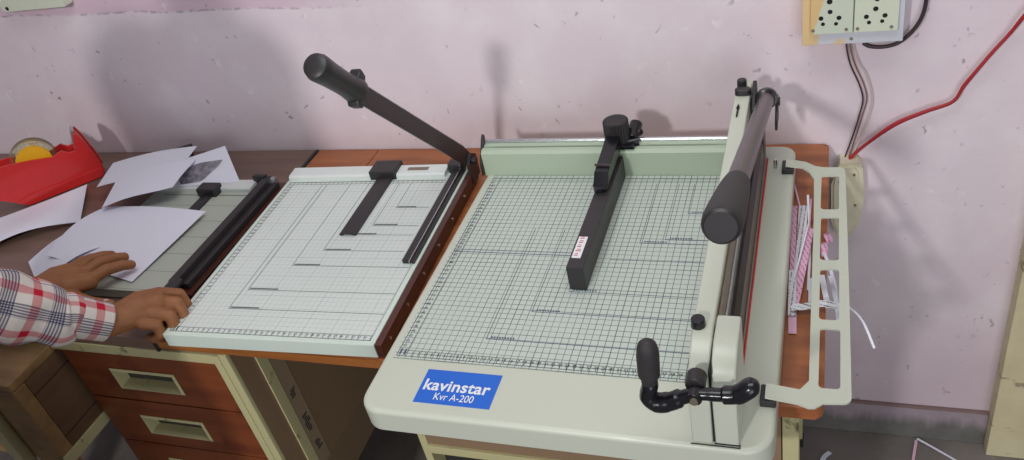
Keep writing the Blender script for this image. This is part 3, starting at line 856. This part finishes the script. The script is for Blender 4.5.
pm = MB(); pm.add(b); pm.build('printed_picture', 'picture_ink', dp, local=True)
tag(MB().prism([(-1.43, -.085), (-1.345, -.036), (-1.285, -.108), (-1.40, -.140)], .786, .7905, bevel=.001).build('card_folder', 'dark_card'), 'dark card edge peeping out beneath the tilted white sheet', 'folder')

# ================================================================== TAPE DISPENSER
ta = V((-1.676, -.227, 0)); td = V((.694, .72, 0)).normalized(); tn = V((-td.y, td.x, 0))     # along, and away from the camera
tdm = Matrix(((td.x, tn.x, 0, ta.x), (td.y, tn.y, 0, ta.y), (0, 0, 1, 0), (0, 0, 0, 1)))      # local x along, y depth, z up
tz = thing('tape_dispenser', 'red plastic tape dispenser with spiked cutter end, at the back left', 'tape dispenser', (-1.63, -.15, DZ))
side = [(-.062, .792), (-.045, .782), (-.022, .766), (0, .7525), (.160, .7525), (.170, .766), (.168, .800), (.160, .848), (.155, .866), (.151, .870), (.147, .869), (.141, .853), (.136, .832), (.122, .832), (.110, .843), (.085, .837), (.047, .847), (.0, .856), (-.03, .858), (-.060, .848), (-.072, .825)]
def tri(mb, pts, y0, y1, bev=.0015):
    b2 = MB(); b2.prism(pts, y0, y1, plane='XZ', bevel=bev, seg=2, both=True)
    bmesh.ops.transform(b2.bm, matrix=tdm, verts=b2.bm.verts)
    me = bpy.data.meshes.new('t'); b2.bm.to_mesh(me); b2.bm.free(); mb.mesh(me)
    return mb
tri(MB(), side, 0, .006).build('side_plate', 'red_plastic', tz)
tri(MB(), [(-.004, .7525), (.160, .7525), (.168, .764), (.1665, .774), (.01, .7765), (-.026, .768)], -.0035, .0).build('lower_lip', 'red_plastic', tz)
tri(MB(), side, .044, .050).build('side_plate', 'red_plastic', tz)
core = [(-.055, .790), (-.02, .768), (.003, .7535), (.157, .7535), (.164, .765), (.164, .800), (.158, .842), (.153, .864), (.148, .866), (.139, .836), (.128, .800), (.10, .778), (.0, .778), (-.05, .800)]
tri(MB(), core, .006, .044, .0).build('body', 'red_plastic', tz)
tri(MB(), [(-.002, .7505), (.158, .7505), (.162, .7565), (-.006, .7565)], .001, .049, .0).build('weighted_base', 'dark_card', tz)
tri(MB(), [(.134, .830), (.140, .832), (.148, .8695), (.152, .872), (.148, .876), (.144, .874)], .010, .040, .0).build('cutter_teeth', 'steel', tz)
tr = thing('tape_roll', 'clear tape roll on yellow core in the red dispenser', 'tape roll', tuple(tdm @ V((.050, .025, .838))))
def ringmesh(r0, r1, y0, y1, cx=.050, cz=.838, seg=40):
    m = MB(); b2 = bmesh.new(); rs = []
    for r, y in ((r0, y0), (r1, y0), (r1, y1), (r0, y1)):
        rs.append([b2.verts.new((cx + r * cos(2 * pi * k / seg), y, cz + r * sin(2 * pi * k / seg))) for k in range(seg)])
    for i in range(4):
        p, q = rs[i], rs[(i + 1) % 4]
        for k in range(seg): b2.faces.new((p[k], p[(k + 1) % seg], q[(k + 1) % seg], q[k]))
    bmesh.ops.recalc_face_normals(b2, faces=b2.faces[:]); bmesh.ops.transform(b2, matrix=tdm, verts=b2.verts)
    return m.add(b2)
ringmesh(.0372, .0480, .014, .037).build('tape', 'tape_clear', tr)
ringmesh(.0008, .0370, .009, .039).build('core', 'yellow_core', tr)

# ================================================================== WALL FITTINGS
bx = thing('switchboard', 'white wall box with two cream three-pin sockets above the cables', 'switchboard', (.034, -.02, .96))
MB().box(-.040, .107, -.042, -.0005, .956, 1.16, bevel=.002).build('back_box', 'box_plate', bx)
for i, (x0, x1, m_, hs, scs) in enumerate(((-.0275, .0345, 'socket_stained', ((0, 1.031, .0042), (.001, 1.0145, .0036), (-.012, 1.0045, .0036), (.014, 1.004, .0036), (-.009, .995, .003), (.010, .9945, .003)), ((-.0235, .985), (.025, .9845))),
                                         (.0358, .0985, 'socket_cream', ((.067, 1.031, .0042), (.0655, 1.015, .0038), (.053, 1.003, .0036), (.079, 1.0035, .0036), (.057, .9935, .003), (.0755, .9945, .003)), ((.041, .9845), (.089, .9845))))):
    so = MB().box(x0, x1, -.049, -.042, .9775, 1.075, bevel=.0015).build('socket_plate', m_, bx)
    h = MB()
    for x, z, r in hs: h.cyl((x, -.0494, z), (x, -.0480, z), r, seg=14)
    h.build('pin_holes', 'dark_hole', so, smooth=False)
    for x, z in scs: MB().cyl((x, -.0500, z), (x, -.0485, z), .0026, seg=12).build('plate_screw', 'dull_steel', so)
MB().cyl((.033, -.0432, .965), (.033, -.0415, .965), .0024, seg=12).build('box_screw', 'dull_steel', bx)
b2 = thing('switchboard', 'greenish-white box whose lower edge shows at the top left of the wall', 'switchboard', (-1.6, -.02, 1.15))
MB().box(-1.690, -1.512, -.030, -.0005, 1.124, 1.30, bevel=.003).build('back_box', 'socket_cream', b2)
MB().cyl((-1.671, -.0315, 1.133), (-1.671, -.029, 1.133), .004, seg=12).build('box_screw', 'dark_hole', b2)
jb = thing('junction_box', 'cream eight-sided junction box low on the wall behind the guard', 'junction box', (.04, -.02, .64))
oct_ = [(.0235, .725), (.052, .727), (.061, .715), (.0655, .655), (.060, .600), (.0445, .566), (.0235, .560), (.012, .600), (.010, .68)]
MB().prism(oct_, -.030, -.0005, plane='XZ').build('box_body', 'junction_cream', jb)
MB().prism([(.020, .718), (.047, .720), (.054, .708), (.054, .60), (.042, .575), (.024, .570), (.016, .605), (.0145, .68)], -.0345, -.0302, plane='XZ', bevel=0).build('box_lid', 'junction_cream', jb)
for x, z in ((.047, .705), (.051, .640), (.024, .690)): MB().cyl((x, -.036, z), (x, -.0344, z), .0024, seg=10).build('lid_screw', 'dull_steel', jb)

def cable(label, pts, r, mat):
    o = MB().tube(bez(pts, 8), r, 10).build('cable', mat); return tag(o, label, 'cable')
cable('thin dark cable running down from the switchboard', [(.026, -.010, .960), (.027, -.010, .938), (.034, -.006, .903), (.049, -.006, .866), (.056, -.006, .838), (.052, -.006, .81), (.046, -.006, .78), (.029, -.010, .715), (.027, -.02, .70)], .0013, 'dark_wire')
cable('thin brown cable beside the dark one below the switchboard', [(.032, -.010, .960), (.0325, -.010, .938), (.041, -.006, .903), (.056, -.006, .866), (.062, -.006, .838), (.057, -.006, .81), (.051, -.006, .78), (.037, -.010, .722), (.034, -.02, .70)], .0013, 'brown_wire')
cable('pale cable, rightmost of the three under the switchboard', [(.037, -.010, .960), (.0375, -.008, .938), (.048, -.006, .905), (.061, -.006, .880), (.071, -.006, .838), (.066, -.006, .80), (.057, -.006, .765), (.041, -.012, .724), (.039, -.02, .70)], .0013, 'white_wire')
cable('thick black cable looping round the right side of the switchboard', [(.052, -.012, .942), (.062, -.012, .936), (.080, -.012, .934), (.099, -.012, .938), (.115, -.012, .950), (.130, -.012, .972), (.137, -.012, 1.000), (.137, -.012, 1.05), (.133, -.012, 1.12)], .0032, 'dark_wire')
rw = [(.34, -.044, 1.05), (.30, -.044, 1.02), (.271, -.014, .973), (.255, -.010, .942), (.234, -.010, .91), (.205, -.010, .86), (.19, -.010, .83), (.151, -.010, .812), (.108, -.010, .789), (.063, -.010, .75), (.036, -.014, .72), (.028, -.022, .70)]
rw = rw[2:]; rw.insert(0, (.292, -.014, 1.010)); rw.insert(0, (.305, -.014, 1.060))
ro = MB().tube(bez(rw, 8), .0029, 10)
ro.tube(bez([(x + .001 + .002 * sin(i * 2.1), y - .003, z + .0045 + .001 * cos(i * 1.7)) for i, (x, y, z) in enumerate(rw)], 8), .0022, 10)
tag(ro.build('cable', 'red_wire'), 'twisted red twin cable sagging across the wall to the junction box', 'cable')

# ================================================================== PAPER SCRAPS
def strip3(label, pts, w, mat='paper', tilt=0., name='paper_strip', group='paper offcuts beside the guillotine'):
    P = bez(pts, 6); b = bmesh.new(); rows = []
    for i, p in enumerate(P):
        t = (P[min(i + 1, len(P) - 1)] - P[max(i - 1, 0)]).normalized()
        n = V((-t.y, t.x, tilt)).normalized() * w / 2
        rows.append((b.verts.new(p + n), b.verts.new(p - n)))
    for a, c in zip(rows, rows[1:]): b.faces.new((a[0], a[1], c[1], c[0]))
    r = bmesh.ops.extrude_face_region(b, geom=b.faces[:])
    bmesh.ops.translate(b, verts=[q for q in r['geom'] if isinstance(q, bmesh.types.BMVert)], vec=(0, 0, .0004))
    bmesh.ops.recalc_face_normals(b, faces=b.faces[:])
    m = MB(); m.add(b); o = m.build(name, mat, sharp=60)
    return tag(o, label, 'paper scrap', group)
D = DZ
strip3('thin pink offcut curling up at the back of the scrap heap', [(-.0515, -.120, D + .008), (-.044, -.165, D + .010), (-.037, -.200, D + .004)], .0022, 'pink_paper')
strip3('pink offcut lying nearest the guillotine base at the heap back', [(-.0445, -.196, D + .0020), (-.0435, -.28, D + .0020), (-.0425, -.36, D + .0020)], .007, 'scrap_pink_print')
strip3('broad white offcut with faint grey print in the heap', [(-.032, -.196, D + .0030), (-.032, -.29, D + .0030), (-.034, -.40, D + .0030)], .013, 'scrap_print')
strip3('long thin pink offcut along the guard side of the heap', [(-.0205, -.180, D + .005), (-.0215, -.27, D + .0045), (-.0225, -.34, D + .0040)], .0022, 'pink_paper')
strip3('narrow white offcut with a curled end behind the guard', [(-.0255, -.178, D + .011), (-.024, -.205, D + .0055), (-.0195, -.30, D + .0030), (-.019, -.40, D + .0018)], .0035, 'paper')
strip3('wide pink printed offcut slanting across the heap', [(-.0205, -.262, D + .0065), (-.027, -.34, D + .0070), (-.0365, -.440, D + .0060)], .0125, 'scrap_pink_print', tilt=.2)
strip3('white sliver crossing over the pink printed offcut', [(-.0225, -.255, D + .0115), (-.030, -.32, D + .0120), (-.0385, -.385, D + .0105)], .0024, 'paper')
strip3('printed offcut strip with columns of text beside the base front', [(-.0410, -.365, D + .0085), (-.0400, -.41, D + .0080), (-.0385, -.458, D + .0045)], .0105, 'scrap_print')
strip3('pale pink blank offcut, nearest scrap of the heap', [(-.0385, -.440, D + .0030), (-.0375, -.465, D + .0022), (-.0365, -.490, D + .0016)], .0105, 'pink_paper')
strip3('grey striped offcut lying crosswise under the guard', [(-.040, -.449, D + .012), (-.020, -.445, D + .0115), (.0, -.438, D + .012), (.020, -.442, D + .012)], .0105, 'scrap_stripe', tilt=.3)
strip3('thin white offcut curling out past the guard toward the wall', [(.018, -.440, D + .0145), (.034, -.455, D + .022), (.050, -.478, D + .020), (.064, -.510, D + .004)], .0032, 'paper')
strip3('crumpled pink offcut seen through the second guard slot', [(.0075, -.268, D + .006), (.004, -.284, D + .014), (.0085, -.295, D + .008), (.001, -.305, D + .012), (.002, -.322, D + .003)], .010, 'scrap_pink_print', tilt=.5)
strip3('white offcut hanging over the desk edge, seen in the second slot', [(.000, -.315, D + .0045), (.008, -.345, D + .004), (.016, -.375, D - .008), (.021, -.405, D - .030)], .0048, 'paper')
strip3('white offcut on the left in the third guard slot', [(-.0015, -.370, D + .0055), (.003, -.405, D + .005), (.008, -.438, D + .004)], .0075, 'paper')
strip3('white offcut on the right in the third guard slot', [(.0100, -.372, D + .006), (.0150, -.400, D + .004), (.020, -.428, D - .006), (.0215, -.445, D - .018)], .0060, 'paper')
strip3('little white offcut poking from under the guard rail', [(-.017, -.375, D + .0025), (-.016, -.400, D + .0022), (-.0155, -.425, D + .0018)], .0055, 'paper')
strip3('white curved offcut on the floor beside the desk leg', [(.004, -.115, .002), (.012, -.092, .004), (.024, -.076, .003)], .010, 'paper', group='offcuts dropped on the floor')
strip3('pink offcut on the floor near the pillar', [(.186, -.100, .002), (.190, -.068, .003), (.1985, -.020, .005)], .0055, 'pink_paper', group='offcuts dropped on the floor')
strip3('white offcut touching the pink one on the floor', [(.1995, -.0185, .0085), (.235, -.038, .004), (.275, -.064, .002)], .0050, 'paper', group='offcuts dropped on the floor')

# ================================================================== PERSON
pe = thing('person', 'person in a plaid shirt pressing paper with one hand and gripping the cutter', 'person', (-1.2, -1.0, 0))
def fing(pts, r0, r1):
    n = len(pts); return [(p, r0 + (r1 - r0) * i / (n - 1)) for i, p in enumerate(pts)]
# left hand, palm down on the sheet, fingers spread forward
wl = (-1.288, -.566, .816)
LH = [
    [((-1.310, -0.612, 0.846), .0245), (wl, .0240), ((-1.260, -0.533, 0.812), .0215), ((-1.236, -0.514, 0.806), .0175)],
    [(wl, .0225), ((-1.242, -0.546, 0.811), .0205), ((-1.212, -0.526, 0.806), .0160)],
    [(wl, .0225), ((-1.275, -0.522, 0.811), .0195), ((-1.262, -0.502, 0.806), .0165)],
    [(wl, .0215), ((-1.294, -0.522, 0.810), .0170), ((-1.284, -0.498, 0.804), .0140)],
    fing([(-1.212, -0.525, 0.807), (-1.196, -0.496, 0.808), (-1.182, -0.474, 0.801), (-1.174, -0.463, 0.794)], .0118, .0086),
    fing([(-1.236, -0.512, 0.808), (-1.224, -0.480, 0.810), (-1.212, -0.456, 0.802), (-1.205, -0.444, 0.795)], .0120, .0088),
    fing([(-1.262, -0.502, 0.807), (-1.253, -0.472, 0.810), (-1.243, -0.452, 0.803), (-1.237, -0.441, 0.796)], .0114, .0084),
    fing([(-1.283, -0.499, 0.804), (-1.278, -0.474, 0.805), (-1.271, -0.459, 0.800), (-1.266, -0.450, 0.796)], .0100, .0074),
    [((-1.266, -0.562, 0.808), .0165), ((-1.226, -0.562, 0.797), .0145), ((-1.186, -0.562, 0.788), .0118), ((-1.150, -0.558, 0.784), .0094)],
]
# right hand, back of hand up, fingers curled round the cutter handle
wr = (-1.061, -0.634, 0.821)
RH = [
    [((-1.082, -.668, .869), .0235), (wr, .0232), ((-1.045, -0.584, 0.817), .0215), ((-1.029, -0.558, 0.811), .0160)],
    [(wr, .0222), ((-1.035, -0.598, 0.820), .0212), ((-1.015, -0.578, 0.816), .0162)],
    [(wr, .0215), ((-1.038, -.612, .817), .0195), ((-1.022, -.596, .811), .0155)],
    [(wr, .0200), ((-1.050, -.625, .814), .0175), ((-1.042, -.610, .806), .0145)],
    fing([(-1.031, -0.554, 0.813), (-1.004, -0.541, 0.802), (-0.998, -0.543, 0.782), (-1.017, -0.551, 0.768), (-1.033, -0.553, 0.767)], .0116, .0080),
    fing([(-1.018, -0.577, 0.817), (-0.992, -0.562, 0.803), (-0.988, -0.566, 0.780), (-1.008, -0.573, 0.767), (-1.028, -0.574, 0.766)], .0118, .0082),
    fing([(-1.014, -0.598, 0.812), (-0.992, -0.586, 0.798), (-0.990, -0.589, 0.777), (-1.010, -0.593, 0.766), (-1.028, -0.591, 0.765)], .0112, .0078),
    fing([(-1.021, -0.617, 0.805), (-1.005, -0.606, 0.793), (-1.005, -0.608, 0.775), (-1.022, -0.610, 0.765), (-1.035, -0.607, 0.765)], .0098, .0070),
    [((-1.060, -0.604, 0.812), .0155), ((-1.081, -0.576, 0.798), .0125), ((-1.079, -0.552, 0.784), .0105), ((-1.065, -0.530, 0.772), .0085)],
]
hands = [capsules(LH, .0016, 5), capsules(RH, .0016, 5)]
# trunk, legs, arms, head as one skin
shR = (-1.015, -.940, 1.360); elR = (-1.160, -.785, 1.018)
shL = (-1.262, -.965, 1.385); elL = (-1.330, -.760, 1.020)
hc = V((-1.065, -.915, 1.575))
BODY = [
    [((-1.155, -1.03, .93), .115), ((-1.150, -1.02, 1.05), .108), ((-1.135, -.99, 1.22), .115), ((-1.120, -.965, 1.34), .100), ((-1.100, -.955, 1.42), .058), ((-1.080, -.94, 1.49), .052)],
    [((-1.095, -1.03, .93), .100), ((-1.085, -.98, 1.24), .095), ((-1.055, -.955, 1.33), .075), (shR, .056)],
    [((-1.215, -1.03, .93), .100), ((-1.185, -.985, 1.24), .095), ((-1.205, -.97, 1.35), .075), (shL, .056)],
    [(shR, .054), (elR, .042), ((-1.082, -.668, .869), .0250)],
    [(shL, .054), (elL, .042), ((-1.312, -.606, .846), .0255)],
    [((-1.07, -1.04, .90), .092), ((-1.05, -1.02, .50), .060), ((-1.05, -1.05, .10), .038)],
    [((-1.25, -1.04, .90), .092), ((-1.26, -1.02, .50), .060), ((-1.27, -1.05, .10), .038)],
    [(hc + V((0, -.010, .030)), .088), (hc + V((0, .020, -.02)), .078), (hc + V((0, .042, -.075)), .050), (hc + V((0, .055, -.100)), .032)],
    [(hc + V((0, .084, .005)), .010), (hc + V((0, .105, -.035)), .014)],
    [(hc + V((.086, -.01, .0)), .014), (hc + V((.090, -.015, -.03)), .012)],
    [(hc + V((-.086, -.01, .0)), .014), (hc + V((-.090, -.015, -.03)), .012)],
]
body = capsules(BODY, .009, 3)
pb = MB(); pb.mesh(body)
for h in hands: pb.mesh(h)
bo = pb.build('body', 'skin', pe, sharp=180)
# nails
def nail(tip, direction, up, r=.0052):
    d = V(direction).normalized(); u = V(up).normalized(); w = d.cross(u).normalized(); u = w.cross(d)
    mm = Matrix(((w.x, d.x, u.x, tip[0]), (w.y, d.y, u.y, tip[1]), (w.z, d.z, u.z, tip[2]), (0, 0, 0, 1)))
    q = MB(); q.ball((0, 0, 0), r, (1, 1.35, .35), 12)
    bmesh.ops.transform(q.bm, matrix=mm, verts=q.bm.verts); return q.build('nail', 'nail', pe)
nail((-1.1755, -.4655, .8015), (.6, .8, -.45), (0, 0, 1), .0044); nail((-1.2065, -.4465, .8025), (.55, .82, -.45), (0, 0, 1), .0044)
nail((-1.2385, -.4435, .8035), (.45, .85, -.45), (0, 0, 1), .0042); nail((-1.154, -.5585, .7925), (1, .05, -.2), (.1, -.2, 1), .0048)
# face and hair
for sx in (-1, 1):
    ey = MB().ball(hc + V((.032 * sx, .082, .008)), .0125, seg=14).build('eye', 'eye_white', pe)
    MB().ball(hc + V((.032 * sx, .0915, .005)), .0055, seg=10).build('iris', 'hair', ey)
mo = MB(); mo.tube(bez([hc + V((-.024, .080, -.078)), hc + V((0, .0915, -.074)), hc + V((.024, .080, -.078))], 4), .005, 8, rnd=True)
M['lips'] = paint('lips', rgb(128, 66, 60), .5)
mo.build('mouth', 'lips', pe)
hr = capsules([[(hc + V((0, -.022, .045)), .092), (hc + V((0, .010, .070)), .078)], [(hc + V((0, -.045, -.01)), .078), (hc + V((0, -.04, -.05)), .060)], [(hc + V((-.03, .05, .085)), .032), (hc + V((.03, .05, .085)), .032)]], .007, 2)
h_ = MB(); h_.mesh(hr); h_.build('hair', 'hair', pe, sharp=180)
# clothes
def cloth_tube(name, rings, parent, seg=36, mat='plaid_cloth', fold=.0, thick=.002, uvoff=(0, 0), up=(0, 0, 1), nsub=10, seed=0):
    """lofted sleeve with UVs in metres; rings = [(centre, rx, ry)]"""
    cs = bez([r[0] for r in rings], nsub)
    def interp(k, i):
        x = i / nsub; a = min(int(x), len(rings) - 2); f = x - a
        f = f * f * (3 - 2 * f)
        return rings[a][k] * (1 - f) + rings[a + 1][k] * f
    b = bmesh.new(); uvl = b.loops.layers.uv.new('UVMap'); R_ = []; s = 0; ls = []
    u = V(up)
    for i, p in enumerate(cs):
        t = (cs[min(i + 1, len(cs) - 1)] - cs[max(i - 1, 0)]).normalized()
        u = (u - t * u.dot(t)).normalized(); w = t.cross(u)
        if i: s += (p - cs[i - 1]).length
        ls.append(s); row = []
        for k in range(seg):
            a = 2 * pi * k / seg
            q = p + u * cos(a) * interp(2, i) + w * sin(a) * interp(1, i)
            if fold:
                d = (q - p).normalized()
                env = min(1., s / .03)
                f1 = sin(s * 95 + 1.6 * sin(a * 2 + seed) + seed + a) * .6 + noise.noise(q * 22 + V((seed, 0, 0))) * 1.3
                q = q + d * fold * f1 * env
            row.append(b.verts.new(q))
        R_.append(row)
    rad = sum(r[1] for r in rings) / len(rings)
    for i in range(len(cs) - 1):
        for k in range(seg):
            f = b.faces.new((R_[i][k], R_[i][(k + 1) % seg], R_[i + 1][(k + 1) % seg], R_[i + 1][k]))
            for l, (ii, kk) in zip(f.loops, ((i, k), (i, k + 1), (i + 1, k + 1), (i + 1, k))):
                l[uvl].uv = (uvoff[0] + kk / seg * 2 * pi * rad, uvoff[1] + ls[ii])
    bmesh.ops.recalc_face_normals(b, faces=b.faces[:])
    bmesh.ops.transform(b, matrix=wm(parent).inverted(), verts=b.verts)
    me = bpy.data.meshes.new(name); 
    for f in b.faces: f.smooth = True
    b.to_mesh(me); b.free(); me.materials.append(M[mat])
    o = bpy.data.objects.new(name, me); COL.objects.link(o); o.parent = parent
    md = o.modifiers.new('thick', 'SOLIDIFY'); md.thickness = thick; md.offset = 1
    return o
cuffR = V((-1.058, -.640, .826))
axR = (V(elR) - cuffR).normalized()
cloth_tube('cuff', [(cuffR + axR * .004, .0300, .0275), (cuffR + axR * .03, .0310, .0290), (cuffR + axR * .060, .0320, .0300)], pe, uvoff=(.0, .012), thick=.003)
slR = [(cuffR + axR * .048, .0310, .0290), (cuffR + axR * .062, .0370, .0350), (cuffR + axR * .085 + V((0, 0, -.007)), .0450, .0440), (cuffR + axR * .16 + V((0, 0, -.004)), .0510, .0500), (cuffR + axR * .23, .0560, .0540), (V(elR) + V((-.004, .0, .01)), .0620, .0600), (V((-1.09, -.87, 1.20)), .0680, .0660), (V(shR) + V((-.012, 0, .004)), .0740, .0730), (V(shR) + V((-.075, -.015, .030)), .0720, .0660), (V(shR) + V((-.105, -.018, .032)), .050, .046)]
cloth_tube('sleeve', slR, pe, fold=.0045, uvoff=(.02, .03), seg=56, nsub=12, seed=1.7)
cuffL = V((-1.306, -.600, .842)); axL = (V(elL) - cuffL).normalized()
cloth_tube('cuff', [(cuffL - axL * .012, .0305, .0270), (cuffL + axL * .02, .0310, .0285), (cuffL + axL * .045, .0320, .0300)], pe, uvoff=(.03, .02), thick=.003)
slL = [(cuffL + axL * .035, .0310, .0300), (cuffL + axL * .05, .0380, .0360), (cuffL + axL * .12, .0460, .0450), (V(elL), .0560, .0550), (V((-1.30, -.87, 1.20)), .0640, .0640), (V(shL) + V((.012, 0, .004)), .0740, .0730), (V(shL) + V((.070, 0, .022)), .0700, .0640), (V(shL) + V((.095, 0, .020)), .050, .046)]
cloth_tube('sleeve', slL, pe, fold=.004, uvoff=(.05, .0), seg=48, nsub=12, seed=4.2)
cloth_tube('shirt', [(V((-1.155, -1.035, .84)), .195, .150), (V((-1.155, -1.03, .95)), .185, .145), (V((-1.145, -1.01, 1.12)), .185, .140), (V((-1.135, -.985, 1.28)), .180, .138), (V((-1.125, -.965, 1.37)), .155, .110), (V((-1.105, -.955, 1.425)), .088, .075), (V((-1.095, -.95, 1.455)), .064, .064)], pe, fold=.004, seg=64, up=(0, 1, 0), seed=.6, thick=.003)
for sx, fx in ((-1.07, -1.05), (-1.25, -1.265)):
    cloth_tube('trouser_leg', [(V((sx, -1.04, .90)), .112, .125), (V((sx, -1.04, .75)), .098, .105), (V((fx, -1.02, .50)), .076, .080), (V((fx, -1.05, .20)), .064, .066), (V((fx, -1.05, .055)), .066, .070)], pe, mat='trousers', fold=.003, up=(0, 1, 0), thick=.002, seed=sx)
    sh = MB(); sh.tube([(fx, -1.10, .042), (fx, -1.06, .046), (fx, -1.0, .040), (fx, -.93, .030), (fx, -.885, .024)], [.032, .040, .042, .042, .026], 16, flat=.85, rnd=True)
    sh.box(fx - .040, fx + .040, -1.14, -.87, .0, .014, bevel=.006)
    sh.build('shoe', 'shoe_leather', pe)

# ================================================================== CAMERA, LIGHT
RC = [[0.9370189523696899, 0.2910741209939957, -0.19305786], [0.02322817, -0.60344023, -0.79706985], [-0.34850528, 0.74238518, -0.57219605]]
FPX = 838.927
cd = bpy.data.cameras.new('camera'); cam = bpy.data.objects.new('camera', cd); COL.objects.link(cam)
r, d, f = [V(x).normalized() for x in RC]
cam.matrix_world = Matrix(((r.x, -d.x, -f.x, 0), (r.y, -d.y, -f.y, -1.352), (r.z, -d.z, -f.z, 1.58), (0, 0, 0, 1)))
cd.sensor_width = 36.; cd.lens = FPX / 1024 * 36.; cd.clip_start = .02; cd.clip_end = 50
S.camera = cam

def lamp(name, kind, loc, power, color, size=.1, target=None, **kw):
    l = bpy.data.lights.new(name, kind); l.energy = power; l.color = color
    o = bpy.data.objects.new(name, l); COL.objects.link(o); o.location = loc
    if kind == 'AREA':
        l.size = size
        for k, v in kw.items(): setattr(l, k, v)
    else: l.shadow_soft_size = size
    if target is not None: o.rotation_euler = (V(target) - V(loc)).to_track_quat('-Z', 'Y').to_euler()
    return o
lamp('room_lamp', 'POINT', (-.80, -3.1, 2.36), 128, (1., .975, .955), .10)
lamp('ceiling_lamp', 'AREA', (-.25, -.75, 2.60), 13.5, (.97, 1., .97), 1.3, target=(-.25, -.62, 0), shape='RECTANGLE', size_y=.7)
lamp('added_front_fill', 'AREA', (.95, -3.4, 1.15), 26, (.96, .98, 1.), 1.6, target=(-.6, -.4, .5), shape='RECTANGLE', size_y=1.6)  # unseen fill light, added to brighten the side panel under the desk

w = bpy.data.worlds.new('room_light'); S.world = w; w.use_nodes = True
bg = w.node_tree.nodes['Background']; bg.inputs[0].default_value = (.90, .90, 1., 1); bg.inputs[1].default_value = .20

S.view_settings.view_transform = 'Standard'; S.view_settings.look = 'None'
S.view_settings.gamma = 1.; S.view_settings.use_curve_mapping = False
S.view_settings.exposure = 0.
